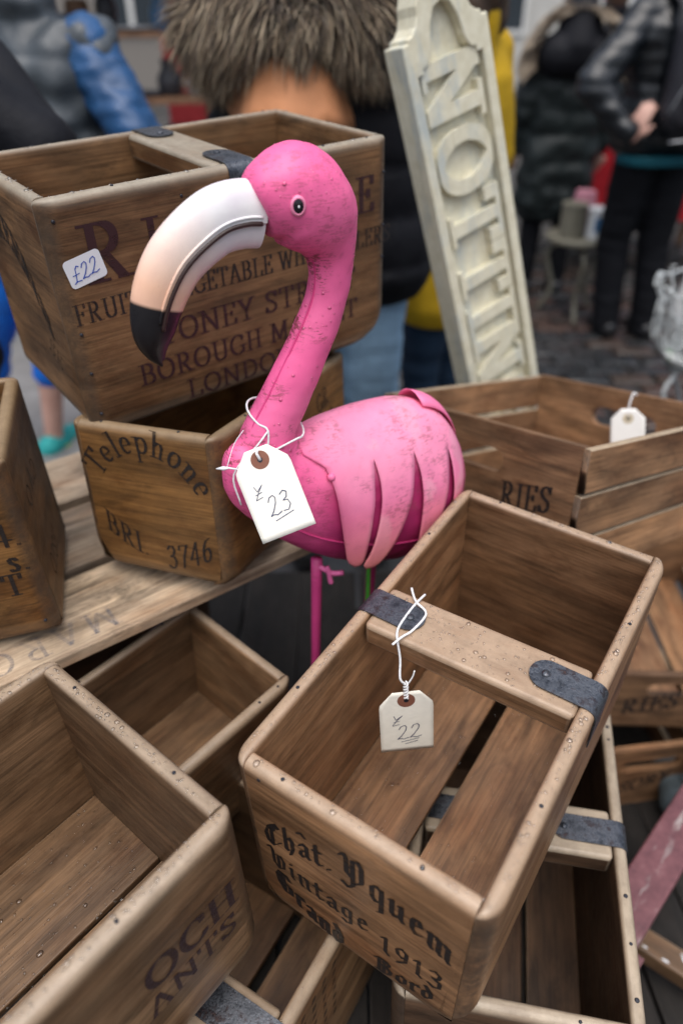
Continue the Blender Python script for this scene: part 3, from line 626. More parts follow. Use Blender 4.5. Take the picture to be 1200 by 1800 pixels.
# slatted crate, back right
def slat_crate(name, label, Lx, Ly, H, loc, rot, wd='k', t=.014, group='slatted crates with hand holes', taper=.012, nside=3, txt=None, nsl=3):
    root = empty(name, loc, rot, label, 'crate', group); m = WOODS[wd]; P = {}
    for key, rz, s in (('-y', 0, -1), ('+y', 180, 1)):
        P[key] = board('end_panel', root, Lx + 2 * t, H, t, m, (0, s * (Ly + t) / 2, 0), (0, 0, rz), hole=(0, H * .73, .05, .018), taper=taper)
    sh = (H - .004 - .005 * (nside - 1)) / nside
    for s, rz in ((1, 90), (-1, -90)):
        for i in range(nside):
            z = .003 + i * (sh + .005); x = Lx / 2 + t + .0062 - taper * (1 - (z + sh / 2) / H)
            board('side_slat', root, Ly + 2 * t, sh, .012, m, (s * x, 0, z), (0, 0, rz), ro=.003, ri=.002)
    sw = (Lx - 2 * taper - .012 * (nsl - 1)) / nsl
    for i in range(nsl): board('bottom_slat', root, Ly - .002, .009, sw, m, (-Lx / 2 + taper + sw / 2 + i * (sw + .012), 0, .003), (0, 0, 90), ro=.002, ri=.002, top=False)
    return root, P
K, KP = slat_crate('slatted_crate', 'slatted crate with oval hand holes and a blank tag, in front of the cream sign', .372, .402, .202, (.3643, 1.0648, .7381), (-10.79, -10.56, -51.79))
ink('lettering', pieces('RIES', SER, .038, (.15, .05, 0), xs=.85, align='r', warp=lambda u, v: (u, v + .09 + .28 * u + 1.2 * u * u)), INK, KP['-y'], x=.162, y=-.0075, z=.008)
M_, MP = slat_crate('slatted_crate', 'open slatted crate stacked on another at right, behind the pale rimmed crate', .36, .46, .155, (.70, 1.245, .2275), (0, 0, -2))
ink('lettering', pieces('RIES', SER, .045, (.15, .05, 0), xs=.9, align='c', warp=lambda u, v: (u, v + .05 + .25 * u)), INK, MP['-y'], x=-.05, y=-.0075)
N_, NP = slat_crate('slatted_crate', 'slatted crate with black slot, standing on the ground at right edge', .25, .34, .205, (.63, 1.13, .02), (0, 0, 8), taper=.03)
ink('lettering', pieces('SORY', SER, .035, (.17, .06, 0), xs=.95, warp=lambda u, v: (u, v + .075 + .3 * u)), INK, NP['-y'], x=.0, y=-.0075)
# hidden supports of the heap
crate('support_crate', 'crate holding up the slatted crate at back right', .22, .2, .31, (.37, 1.09, .346), (0, 0, -51), 'h', 'y', nsl=2, nails=False)
crate('support_crate', 'crate in the dark holding up the grey slats', .38, .19, .36, (-.47, .96, .346), (0, 0, 37.5), 'h', 'x', nsl=2, nails=False)
crate('support_crate', 'low crate in the dark under the plain open crate', .15, .12, .215, (-.232, .644, .346), (0, 0, 50), 'h', 'x', nsl=2, nails=False)
# pallet slats
D = empty('pallet', (-.26, .68, .722), (-2.0, 0, 37.5), 'weathered grey pallet slats with a faded blue stamp, under the small crates', 'pallet')
for i, (c, w) in enumerate(((.073, .147), (.243, .155), (.42, .15))):
    o = board('slat', D, .72, .019, w, WOODS['p'], (-.08, c, .099), (0, 0, 0), ro=.003, ri=.003, top=False)
    if i == 0:
        q = ink('stamp', [[(u, v) for u, v in pc] for pc in pieces('MARC', SER, .04, (.12, .06, 0), track=.2, xs=1.0)], INKB, o, y=0)
        q.rotation_euler = (rad(-90), 0, rad(180)); q.location = (-.02, -.02, .0198)
for x in (-.4, .0, .24):
    mb = MB(); mb.box((x - .03, .13, .012), (x + .03, .49, .0985)); mb.build('stringer', WOODS['t'], D)
for c in (.165, .42): board('bottom_slat', D, .78, .012, .09, WOODS['p'], (-.08, c, 0), (0, 0, 0), ro=.002, ri=.002, top=False)
# ---------------------------------------------------------------- tin flamingo
def remesh(vfs, voxel, smooth=6, post=None):
    mb = MB()
    for vf in vfs: mb.add(vf)
    me = bpy.data.meshes.new('tmp'); me.from_pydata([tuple(v) for v in mb.v], [], mb.f); o = bpy.data.objects.new('tmp', me); COL.objects.link(o)
    r = o.modifiers.new('r', 'REMESH'); r.mode = 'VOXEL'; r.voxel_size = voxel; r.use_smooth_shade = True
    if smooth: s_ = o.modifiers.new('s', 'SMOOTH'); s_.factor = .5; s_.iterations = smooth
    bpy.context.view_layer.update(); dg = bpy.context.evaluated_depsgraph_get()
    m2 = bpy.data.meshes.new_from_object(o.evaluated_get(dg)); bpy.data.objects.remove(o); bpy.data.meshes.remove(me); m2.materials.clear()
    if post:
        m2.update(); nn = [v.normal.copy() for v in m2.vertices]
        for v, n_ in zip(m2.vertices, nn): post(v, n_)
        m2.update()
    return m2
def paint_mat(name, rough=.5, speck=1.0, spec=.5):
    q = N(name); atn = q.n('Attribute', dict(attribute_name='paint')); at = atn.outputs['Color']
    c = q.coords((1, 1, 1), rnd=False); v1 = q.noise(c, 70, 6, .75); v2 = q.noise(c, 18, 4); v3 = q.noise(q.coords((90, 90, 500), rnd=False), 1, 4, .7)
    col = q.mix(1.0, at, q.ramp(v2, [(.3, (.86, .8, .86)), (.7, (1.06, 1.05, 1.04))]), 'MULTIPLY')
    if speck:
        f = q.math('MULTIPLY', q.ramp(q.math('ADD', q.math('MULTIPLY', v1, .55), q.math('MULTIPLY', v3, .45)), [(.50, 0.0), (.57, .85)]), q.ramp(q.noise(c, 16, 3), [(.42, 0.0), (.54, speck)]))
        col = q.mix(q.math('MULTIPLY', f, atn.outputs['Alpha']), col, (.16, .035, .03))
    q.bs(Base_Color=col, Roughness=q.ramp(v1, [(.3, rough - .1), (.7, rough + .14)])); q.b.inputs['Specular IOR Level'].default_value = spec
    q.bump(q.math('ADD', v2, q.math('MULTIPLY', v1, .4)), .16, .004); return q.m
PINK = paint_mat('pink_painted_tin'); BEAKM = paint_mat('beak_paint', .34, 0.0)
FR = Vector((-.03, .76, .346))
fl = empty('flamingo', FR, (0, 0, 0), 'pink painted tin flamingo with curved beak and a price tag round its neck', 'flamingo')
def lc(p): return Vector(p) - FR
YD = Vector((-.545, .838, 0))      # sideways axis of the bird
AX = Vector((.838, .545, 0))
neck = [((-0.0807, 0.7275, 1.3343), 0.0296), ((-0.0661, 0.737, 1.3403), 0.0409), ((-0.044, 0.7514, 1.3409), 0.0489), ((-0.025, 0.7637, 1.3185), 0.0446), ((-0.014, 0.7709, 1.2929), 0.0316), ((-0.0119, 0.7722, 1.2693), 0.0244), ((-0.0152, 0.7701, 1.2399), 0.0231), ((-0.026, 0.7631, 1.2079), 0.0245), ((-0.0439, 0.7514, 1.1701), 0.0265), ((-0.0637, 0.7386, 1.1314), 0.0284), ((-0.0821, 0.7267, 1.0946), 0.0317), ((-0.088, 0.722, 1.05), 0.043)]
path = catmull([lc(p) for p, r in neck], 6); rads = [v.x for v in catmull([(r, 0, 0) for p, r in neck], 6)]
st = [((-.1326, .6938, 1.0466), .0078), ((-.1283, .6966, 1.0487), .0292), ((-.1178, .7035, 1.0442), .0458), ((-.1001, .7149, 1.0312), .0601), ((-.0755, .7309, 1.0121), .0724), ((-.0493, .748, .9965), .0863), ((-.0216, .766, .987), .1004), ((.0074, .7848, .9784), .1111), ((.0376, .8044, .9707), .118), ((.0691, .8249, .9646), .1205), ((.0956, .8421, .9614), .114), ((.1211, .8586, .9581), .097), ((.141, .871, .9545), .069), ((.152, .879, .952), .0385), ((.1565, .882, .951), .0143)]
bc = catmull([lc(p) for p, r in st], 4); bh = [max(.004, v.x) for v in catmull([(r, 0, 0) for p, r in st], 4)]
def bpt(u, v, off=0.0):
    """point on the body: u 0..1 chest to tail, v degrees, 0 = top, 90 = camera side, 180 = belly"""
    k = min(max(u, 0), 1) * (len(bc) - 1); i = min(int(k), len(bc) - 2); f = k - i
    c = bc[i].lerp(bc[i + 1], f); h = bh[i] * (1 - f) + bh[i + 1] * f
    a, b = h * 1.0 + off, h * .6 + off
    return c - YD * b * math.sin(rad(v)) + Vector((0, 0, 1)) * a * math.cos(rad(v))
bv, bf = [], []; nb, nv = 60, 36
for i in range(nb + 1):
    for k in range(nv): bv.append(bpt(i / nb, k * 360 / nv))
for i in range(nb):
    for k in range(nv): k2 = (k + 1) % nv; bf.append((i * nv + k, i * nv + k2, (i + 1) * nv + k2, (i + 1) * nv + k))
bf.append(tuple(range(nv))[::-1]); bf.append(tuple(nb * nv + k for k in range(nv)))
nvf = sweep(path, [(r, r * .9) for r in rads], 24, YD)
me = remesh([nvf, (bv, [f[::-1] for f in bf])], .0036, 5, lambda v, n: v.co.__iadd__(n * (.0016 * noise.noise(v.co * 26) + .0007 * noise.noise(v.co * 70))))
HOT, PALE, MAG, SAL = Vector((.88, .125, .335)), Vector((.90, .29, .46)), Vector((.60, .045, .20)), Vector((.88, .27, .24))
def bodycol(p, n):
    w = p + FR; z = w.z
    c = HOT.copy()
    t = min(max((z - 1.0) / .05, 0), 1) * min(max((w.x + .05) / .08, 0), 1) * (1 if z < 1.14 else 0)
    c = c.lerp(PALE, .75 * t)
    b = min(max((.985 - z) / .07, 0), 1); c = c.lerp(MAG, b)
    if w.x > -.03: c = c.lerp(Vector((.42, .025, .13)), min(max((1.045 - z) / .03, 0), 1) * min(max((w.x + .03) / .03, 0), 1))  # darker magenta paint under the wing, with feather-gap shade mixed into the colour
    if z > 1.06 and w.x > -.2:       # older, paler paint down the back of the neck
        k = min(max((noise.noise(w * 14) + .35), 0), 1); c = c.lerp(Vector((.80, .19, .36)), .55 * k)
    return c
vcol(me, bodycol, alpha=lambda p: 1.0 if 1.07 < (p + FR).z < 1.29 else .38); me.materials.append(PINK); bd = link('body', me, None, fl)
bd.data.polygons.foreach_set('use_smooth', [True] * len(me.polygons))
# neck seam
sm = [p + (p - p) for p in path]
seam = []
for i in range(24, len(path) - 2):
    t = (path[i + 1] - path[i - 1]).normalized(); s_ = t.cross(YD).normalized(); d = (-YD * .28 + s_ * .95 * (1 if s_.x < 0 else -1)).normalized()
    seam.append(path[i] + d * (rads[i] * .965))
o = pd('neck_seam', *sweep(seam, .0013, 6), PINK, fl, smooth=True); vcol(o.data, lambda p, n: Vector((.7, .05, .22)))
# upper body shell with feather fingers on the camera side and the far side
def fpt(u, v, off):
    """feather strip: follows the body to its widest line, then hangs nearly straight down"""
    if abs(v) <= 80: return bpt(u, v, off)
    k = min(max(u, 0), 1) * (len(bc) - 1); i = min(int(k), len(bc) - 2); f = k - i; c = bc[i].lerp(bc[i + 1], f); h = bh[i] * (1 - f) + bh[i + 1] * f
    a, b = h + off * .3, (h * .6 + off) * (.985 - .16 * ((abs(v) - 80) / 70) ** 1.6); return c - YD * b * math.copysign(1, v) + Vector((0, 0, 1)) * a * math.cos(rad(v))
def shellcol(p, n):
    w = p + FR; k = noise.noise(w * 20); c = PALE.lerp(HOT, min(max((1.03 - w.z) / .12, 0), .4)) if k < .25 else PALE.lerp(Vector((.88, .37, .49)), .6)
    a = (p - bc[0]).dot(AX); return bodycol(p, n).lerp(c, min(max((a - .085) / .05, 0), 1))
def soff(u, v): return (.0016 + .003 * min(max((v + 6) / 56, 0), 1)) * min(1, .15 + (u - .33) / .06) + .0009 * noise.noise(Vector((u * 14, v * .08, 0)))
def shell(side, name):
    """one cut sheet: a back plate whose lower edge runs out into hanging feather strips"""
    F_ = [(.375, .502, 143, .003, .004), (.502, .612, 143, .004, -.050), (.612, .742, 139, .005, -.030), (.742, .85, 131, .004, -.012), (.85, .93, 119, .004, .0)]
    n1, n2, nvv = 20, 8, 14; vs, fs = [], []
    us = [.33 + .045 * i / 5 for i in range(5)] + [a + (b - a) * k / n2 for a, b, *_ in F_ for k in range(n2)] + [.93 + .045 * i / 4 for i in range(5)]
    def quad(a, b, c, d): fs.append((a, b, c, d) if side > 0 else (d, c, b, a))
    for u in us:
        vm = 50 - 16 * max(0, (.375 - u) / .045)
        for k in range(nvv + 1): v = -6 + (vm + 6) * k / nvv; vs.append(bpt(u, v * side, soff(u, v)))
    for i in range(len(us) - 1):
        for k in range(nvv): a = i * (nvv + 1) + k; quad(a, a + nvv + 1, a + nvv + 2, a + 1)
    for a, b, vend, lift, drift in F_:
        base = len(vs); ve = vend if side > 0 else 130
        for i in range(n1 + 1):
            f = i / n1; v = 50 + (ve - 50) * f
            wdt = (1 - .10 * min(1, f * 6) - .60 * f ** 1.3) * (1 if f < .9 else math.sqrt(max(0, 1 - ((f - .9) / .1) ** 2)) * .95 + .05)
            mid = (a + b) / 2 + drift * f * f * 1.6; hw = (b - a) / 2 * wdt
            for k in range(n2 + 1):
                w = -1 + 2 * k / n2; u = mid + hw * w
                vs.append(fpt(u, v * side, soff(u, 50) + lift * math.sin(f * math.pi * .62) ** 1.5 + .0008 * (1 - w * w) * f))
        for i in range(n1):
            for k in range(n2): q_ = base + i * (n2 + 1) + k; quad(q_, q_ + 1, q_ + n2 + 2, q_ + n2 + 1)
    o = pd(name, vs, fs, PINK, fl)
    bm = bmesh.new(); bm.from_mesh(o.data); bmesh.ops.remove_doubles(bm, verts=bm.verts, dist=2e-5); bmesh.ops.recalc_face_normals(bm, faces=bm.faces)
    bm.normal_update(); t_ = sum(f.normal.dot(f.calc_center_median() - bc[30]) for f in bm.faces)
    if t_ < 0: bmesh.ops.reverse_faces(bm, faces=bm.faces)
    bm.to_mesh(o.data); bm.free(); o.data.polygons.foreach_set('use_smooth', [True] * len(o.data.polygons))
    s2 = o.modifiers.new('t', 'SOLIDIFY'); s2.thickness = .0008; s2.offset = -1
    zt_ = bpt(.6, 50, .005).z; zb_ = bpt(.6, 143, .005).z
    vcol(o.data, lambda p, n: shellcol(p, n).lerp(SAL, min(max((zt_ - .3 * (zt_ - zb_) - p.z) / (.65 * (zt_ - zb_)), 0), 1)), alpha=lambda p: .5)
    return o
shell(1, 'wing'); shell(-1, 'wing')
# folded tail piece and shoulder flap
vs, fs = [], []
for i in range(9):
    for k in range(7):
        u = .70 + .2 * i / 8; vs.append(bpt(u, -24 + 40 * k / 6, .006 + .007 * math.sin(math.pi * k / 6) + .004 * i / 8))
for i in range(8):
    for k in range(6): a = i * 7 + k; fs.append((a, a + 7, a + 8, a + 1))
o = pd('back_fold', vs, fs, PINK, fl, smooth=True); vcol(o.data, lambda p, n: HOT.lerp(PALE, .5)); m = o.modifiers.new('t', 'SOLIDIFY'); m.thickness = .0012
rv = bpt(.385, 58, .004); o = pd('rivet', *lathe([(.0052, -.002), (.005, .001), (.003, .0032), (.0004, .0038)], 12), PINK, fl, tuple(rv), smooth=True); o.rotation_euler = (-YD + Vector((0, 0, .5))).to_track_quat('Z', 'Y').to_euler(); vcol(o.data, lambda p, n: HOT.lerp(PALE, .4))
# belly seam
o = pd('belly_seam', *sweep([bpt(.2 + .75 * i / 30, 118, .0004) for i in range(31)], .0012, 6), PINK, fl, smooth=True); vcol(o.data, lambda p, n: MAG)
# beak: upper and lower halves either side of the dark mouth line
bk = [((-.0784, .7291, 1.3319), .0281), ((-.0958, .7178, 1.3345), .0287), ((-.1155, .7049, 1.3315), .0284), ((-.1358, .6917, 1.3192), .0277), ((-.1541, .6798, 1.3021), .0266), ((-.1669, .6715, 1.2812), .0253), ((-.1754, .666, 1.2589), .0229), ((-.18, .663, 1.235), .0184), ((-.1794, .6634, 1.2176), .0105), ((-.1754, .666, 1.2028), .0017)]
bp_ = catmull([lc(p) for p, r in bk], 8); br = [max(.0012, v.x) for v in catmull([(r, 0, 0) for p, r in bk], 8)]
def beakcol(i):
    t = i / (len(bp_) - 1)
    if t > .645: return Vector((.010, .009, .011))
    w = Vector((.80, .80, .80)); pe = Vector((.80, .50, .35))
    return w.lerp(pe, min(max((t - .24) / .33, 0), 1))
def beak_part(name, lo, hi, sx, extra, col=None, shift=0.0, stop=1.0):
    """angular sector of the beak section; 90 deg = outer (top) side, 0/180 = flanks"""
    vs, fs, cs = [], [], []; m = int((len(bp_) - 1) * stop) + 1; n = 20
    for i in range(m):
        t = (bp_[min(i + 1, len(bp_) - 1)] - bp_[max(i - 1, 0)]).normalized(); o_ = YD.cross(t).normalized()
        if o_.z < 0 and i < 20: o_ = -o_
        if i >= 20 and o_.dot(prev) < 0: o_ = -o_
        prev = o_
        for k in range(n + 1):
            a = rad(lo + (hi - lo) * k / n); c_, s_ = math.cos(a), math.sin(a)
            vs.append(bp_[i] + o_ * (s_ * br[i] * (1 + extra) + shift * br[i]) - YD * c_ * br[i] * sx)
            cs.append(beakcol(i) if col is None else col(i))
    for i in range(m - 1):
        for k in range(n): a = i * (n + 1) + k; fs.append((a, a + 1, a + n + 2, a + n + 1))
    for i in range(m - 1): fs.append((i * (n + 1), (i + 1) * (n + 1), (i + 1) * (n + 1) + n, i * (n + 1) + n))
    o = pd(name, vs, fs, BEAKM, fl, smooth=60)
    a = o.data.color_attributes.new('paint', 'FLOAT_COLOR', 'POINT')
    for j, c in enumerate(cs): a.data[j].color = (*c, 0)
    bm = bmesh.new(); bm.from_mesh(o.data); bmesh.ops.recalc_face_normals(bm, faces=bm.faces); bm.to_mesh(o.data); bm.free(); o.data.set_sharp_from_angle(angle=rad(60))
    return o
beak_part('upper_beak', -14, 194, .66, .0)
beak_part('lower_beak', 180, 360, .56, .02, lambda i: beakcol(i) * .93 + Vector((.03, .0, .015)) if i / (len(bp_) - 1) < .645 else Vector((.022, .006, .016)), -.17, .97)  # purple of the lower tip is a magenta reflection put into the colour
ln = []; ln2 = []
for i in range(2, int(len(bp_) * .74)):
    t = (bp_[i + 1] - bp_[i - 1]).normalized(); o_ = YD.cross(t).normalized(); o_ = o_ if (o_.z > 0 or i >= 20) and o_.dot(Vector((-.4, 0, 1))) > -.2 else -o_
    ln.append(bp_[i] - o_ * br[i] * .27 - YD * br[i] * .64); ln2.append(bp_[i] - o_ * br[i] * .06 - YD * br[i] * .655)
o = pd('mouth_line', *sweep(ln, .0023, 8), BEAKM, fl, smooth=True); vcol(o.data, lambda p, n: Vector((.035, .017, .015)))
o = pd('beak_ridge', *sweep(ln2[:-2], .0015, 8), BEAKM, fl, smooth=True)
a = o.data.color_attributes.new('paint', 'FLOAT_COLOR', 'POINT')
for j in range(len(o.data.vertices)): a.data[j].color = (*beakcol(2 + j // 8), 0)
# eye
ev = lc((-.0348, .7574, 1.3248)); ed = (Vector((-.1, -1, .34))).normalized()
hit = None
for i in range(60):
    pass
ex = bpy.data.objects['body'] if 'body' in bpy.data.objects else bd
ok, hp, hn, fi = bd.ray_cast(ev + ed * .2, -ed)
hp = hp if ok else ev + ed * .045
def eyepart(name, prof, mat, off):
    o = pd(name, *lathe(prof, 20), mat, fl, tuple(hp + hn * off), smooth=50); o.rotation_euler = hn.to_track_quat('Z', 'Y').to_euler(); o.scale = (1, 1.25, 1); return o
o = eyepart('eye_rim', [(.0080, -.003), (.0074, .0008), (.0058, .0018), (.005, .001)], PINK, 0); vcol(o.data, lambda p, n: PALE)
eyepart('eye', [(.0051, -.001), (.0048, .0016), (.003, .0025), (.0006, .0028)], plain('black_gloss', (.012, .008, .012), .15), .0)
eyepart('eye_highlight', [(.0011, .0024), (.0009, .0032), (.0003, .0034)], plain('white_dot', (.8, .8, .82), .3), .0)
# legs, knot, feet
for k, (x0, y0, z0, x1, y1) in enumerate(((-.0331, .7585, .885, -.0475, .745), (.045, .83, .87, .03, .80))):
    P = [lc((x0 + (x1 - x0) * i / 12, y0 + (y1 - y0) * i / 12, z0 + (.352 - z0) * i / 12)) for i in range(13)]
    o = pd('leg', *sweep(P, [(.0078 - .0012 * min(1, i / 4), .0066) for i in range(13)], 10), PINK, fl, smooth=True); vcol(o.data, lambda p, n: Vector((.62, .06, .24)))
    fv = MB()
    for a_ in (-150, -110, -70):
        d = Vector((math.cos(rad(a_)), math.sin(rad(a_)), 0)); fv.add(sweep([P[-1] + d * s_ for s_ in (0, .03, .07)], [.006, .007, .004], 8, (0, 0, 1), .5))
    o = fv.build('foot', PINK, fl, smooth=True); vcol(o.data, lambda p, n: MAG)
kn = MB(); kc = lc((-.017, .752, .868))
kn.add(tube([kc + Vector(q_) for q_ in ((-.014, .004, .006), (-.004, 0, .002), (.006, -.002, -.002), (.02, -.003, .0))], .0036, 8, 3)).add(tube([kc + Vector(q_) for q_ in ((-.003, .0, .008), (.0, -.002, .0), (.002, -.004, -.012), (.003, -.004, -.017))], .0036, 8, 3))
o = kn.build('twisted_wire', PINK, fl, smooth=True); vcol(o.data, lambda p, n: Vector((.8, .16, .4)))
# rain beads on the paint
P = []; pl_ = bd.data.polygons; up_ = [p for p in pl_ if p.normal.z > .1 or (p.center + FR).z > 1.15]
for p in random.sample(up_, min(900, len(up_))):
    if p.normal.z > -.1: P.append((p.center.copy(), p.normal.copy(), min(.0028, .0006 + random.expovariate(1 / .0004))))
drops(fl, P)
# ---------------------------------------------------------------- price tags, sticker, strings
CARD = plain('cream_tag_card', (.80, .765, .67), .75, .05, 60, .1); WHITE = plain('white_card', (.80, .80, .80), .6, .03, 30)
RINGM = plain('brown_tag_washer', (.20, .075, .045), .7, .15, 60); STR = plain('white_string', (.78, .78, .79), .8, .1, 400, .3)
def price_tag(label, loc, rot, w, l, text, mat=CARD, ring=RINGM, dog=.42, font=.3, group='price tags', bend=.0, hole=.135, tx=0.0):
    root = empty('price_tag', loc, rot, label, 'price tag', group)
    nx, nz = 12, 16; vs, fs = [], []
    def yb_(x, z): return bend * math.sin(z / l * 3.0 + x * 10) * l
    out = []
    for j in range(nz + 1):
        z = -l * j / nz; half = w / 2 * (dog + (1 - dog) * min(1, (j / nz) / .2))
        for i in range(nx + 1): x = -half + 2 * half * i / nx; vs.append((x, yb_(x, z), z))
    for j in range(nz):
        for i in range(nx): a = j * (nx + 1) + i; fs.append((a, a + nx + 1, a + nx + 2, a + 1))
    o = pd('card', vs, fs, mat, root, smooth=True); m = o.modifiers.new('t', 'SOLIDIFY'); m.thickness = .0006; m.offset = 0
    n = 24; vs = []; hz = -l * hole
    for r in (.0026, .0092 * w / .056):
        for k in range(n): x, z = r * math.cos(6.2832 * k / n), hz + r * math.sin(6.2832 * k / n); vs.append((x, yb_(x, z) - .0006, z))
    pd('washer', vs, [(k, (k + 1) % n, n + (k + 1) % n, n + k) for k in range(n)], ring, root)
    vs = [(.0027 * math.cos(6.2832 * k / n), yb_(0, hz) - .0009, hz + .0027 * math.sin(6.2832 * k / n)) for k in range(n)]; pd('eyelet', vs, [tuple(range(n))], NAIL, root)
    for s_, fx, fz, sz, rl in text:
        pcs = pieces(s_, HAND, sz, (.032, .032, 0), slant=.15); o = ink('handwriting', pcs, PEN, root, x=fx, z=fz, y=-.0007, roll=rl)
        for v in o.data.vertices: v.co.y += yb_(v.co.x, v.co.z)
    return root
def string(root, pts, r=.0011, sm=6, name='string'):
    o = pd(name, *tube(pts, r, 8, sm), STR, root, smooth=True); return o
def to_local(o, p):
    M = Matrix.LocRotScale(o.location, o.rotation_euler, None); return M.inverted() @ Vector(p)
T1 = price_tag('white price tag reading 23 pounds, tied round the flamingo neck', (-.090, .660, 1.113), (-32, -16.5, 14), .060, .097, [('L', -.016, -.053, .016, -8), ('23_', .003, -.073, .021, 4)], mat=plain('pale_tag_card', (.80, .78, .71), .7, .04, 60, .1), bend=.012)
h1 = (0, -.002, -.0135)
loop = [h1, (-.004, .002, .012), (-.012, .0, .03)]
def wl_pt(o, w): return tuple(to_local(o, w))
nk = Vector((-.0745, .7317, 1.110)); nr = .0335
tn = (Vector((-.0637, .7386, 1.1314)) - Vector((-.0935, .7179, 1.0545))).normalized(); e1 = (Vector((.35, -.93, 0)) - tn * tn.dot(Vector((.35, -.93, 0)))).normalized(); e2 = tn.cross(e1)
lp = [nk + Vector((0, 0, .012)) * (-math.cos(rad(a))) + (e1 * math.cos(rad(a)) + e2 * math.sin(rad(a))) * nr for a in range(25, 336, 20)]
front = nk + e1 * (nr + .004) + Vector((-.022, -.004, -.028))
string(T1, [wl_pt(T1, front)] + [wl_pt(T1, p) for p in lp] + [wl_pt(T1, front)], .0012, 4)
string(T1, [wl_pt(T1, front), (0, -.003, -.004), h1], .0015, 4)
string(T1, [wl_pt(T1, lp[-1]), wl_pt(T1, lp[-1] + Vector((-.012, -.012, -.012))), wl_pt(T1, Vector((-.118, .676, 1.07))), wl_pt(T1, Vector((-.112, .668, 1.035)))], .0011, 5)
PLAS = plain('clear_plastic', (.75, .76, .80), .25, .05)
o = pd('plastic_clip', *tube([wl_pt(T1, p) for p in ((-.136, .672, 1.080), (-.128, .672, 1.0805), (-.122, .672, 1.081), (-.105, .668, 1.080))], [.0006, .0026, .0012, .0011], 8), PLAS, T1, smooth=True)
o = pd('plastic_loop', *tube([wl_pt(T1, p) for p in ((-.124, .672, 1.082), (-.117, .69, 1.100), (-.107, .70, 1.112))], .0005, 6, 5), PLAS, T1, smooth=True)
T2 = price_tag('cream price tag reading 22 pounds, hanging from the front crate handle', (.0706, .5377, .8756), (-4, -3.5, 4.5), .061, .094, [('L', -.013, -.052, .017, -6), ('22=', .004, -.073, .022, 6)], bend=.004, dog=.5)
def gw(p): return Matrix.LocRotScale(G.location, G.rotation_euler, None) @ Vector(p)
hb = wl_pt(T2, gw((-.083, -.036, .272)))
s0 = [wl_pt(T2, gw(p)) for p in ((-.079, .034, .2835), (-.0805, .017, .2845), (-.081, -.004, .2838), (-.079, -.026, .2835), (-.073, -.037, .279), (-.066, -.042, .258))]
string(T2, s0 + [(-.006, -.001, .022), (.0, -.001, .012)], .0013, 5)
string(T2, [wl_pt(T2, gw(p)) for p in ((-.0965, .034, .284), (-.088, .024, .2845), (-.0795, .016, .2862), (-.064, .009, .2838), (-.0645, -.018, .2838), (-.070, -.034, .2836), (-.074, -.046, .281))], .0013, 6)
tw = [(.0022 * math.sin(i * 1.2), .0022 * math.cos(i * 1.2), .014 - i * .0016) for i in range(16)]
string(T2, tw, .0011, 3); string(T2, [(-.0022 * math.sin(i * 1.2), -.0022 * math.cos(i * 1.2), .014 - i * .0016) for i in range(16)], .0011, 3); string(T2, [(.003, 0, .012), (.008, 0, .022), (.010, 0, .03)], .0009, 4)
T3 = price_tag('blank cream tag tied to the hand hole of the slatted crate', (.512, 1.168, .8965), (-16, -10.5, -17.1), .058, .088, [], mat=plain('white_tag_card', (.84, .83, .80), .7, .03, 60), ring=plain('cream_washer', (.6, .52, .38), .7), dog=.4, hole=.2)
string(T3, [(0, 0, -.014), (.002, .002, .008), (.008, .006, .026), (.014, .01, .022)], .0016, 5)
# loose end of string in the dark crate
o = pd('loose_string', *tube([(0, 0, .0), (.014, .006, .004), (.028, .002, -.004), (.038, -.004, -.009)], .0022, 8, 5), STR, None, (-.365, .62, .675), (0, 0, -20), smooth=True); tag(o, 'short white string end hanging into the dark crate below the slats', 'string')
# sticker on the market crate
n = 6; sw_, sh_ = .044, .032; pts = []
for cx, cz, a0 in ((1, -1, 270), (1, 1, 0), (-1, 1, 90), (-1, -1, 180)):
    for i in range(n + 1): a = rad(a0 + 90 * i / n); pts.append((cx * (sw_ / 2 - .005) + .005 * math.cos(a), 0, cz * (sh_ / 2 - .005) + .005 * math.sin(a)))
stk = empty('price_sticker', (0, 0, 0), (0, 0, 0), 'white rounded sticker with blue handwritten 22 pounds on the market crate', 'sticker')
stk.matrix_world = Matrix.LocRotScale(A.location, A.rotation_euler, None) @ Matrix.Translation((-.2035, -.1345, .2075)) @ Matrix.Rotation(rad(-11), 4, 'Y')
pd('label_paper', pts, [tuple(range(len(pts)))], plain('sticker_paper', (.74, .76, .80), .4, .02), stk)
ink('handwriting', pieces('£22', HAND, .017, (.05, .05, 0), slant=.25), PENB, stk, x=-.001, z=-.009, y=-.0004, roll=6)
# green stake behind the bird
GRN = plain('bright_green_plastic', (.10, .50, .06), .4)
o = pd('green_stake', *tube([(0, 0, 0), (.004, .0, .28), (.006, 0, .55)], .0032, 8, 4), GRN, None, (.033, .80, .346), smooth=True); tag(o, 'thin bright green stake standing behind the flamingo legs', 'stake')
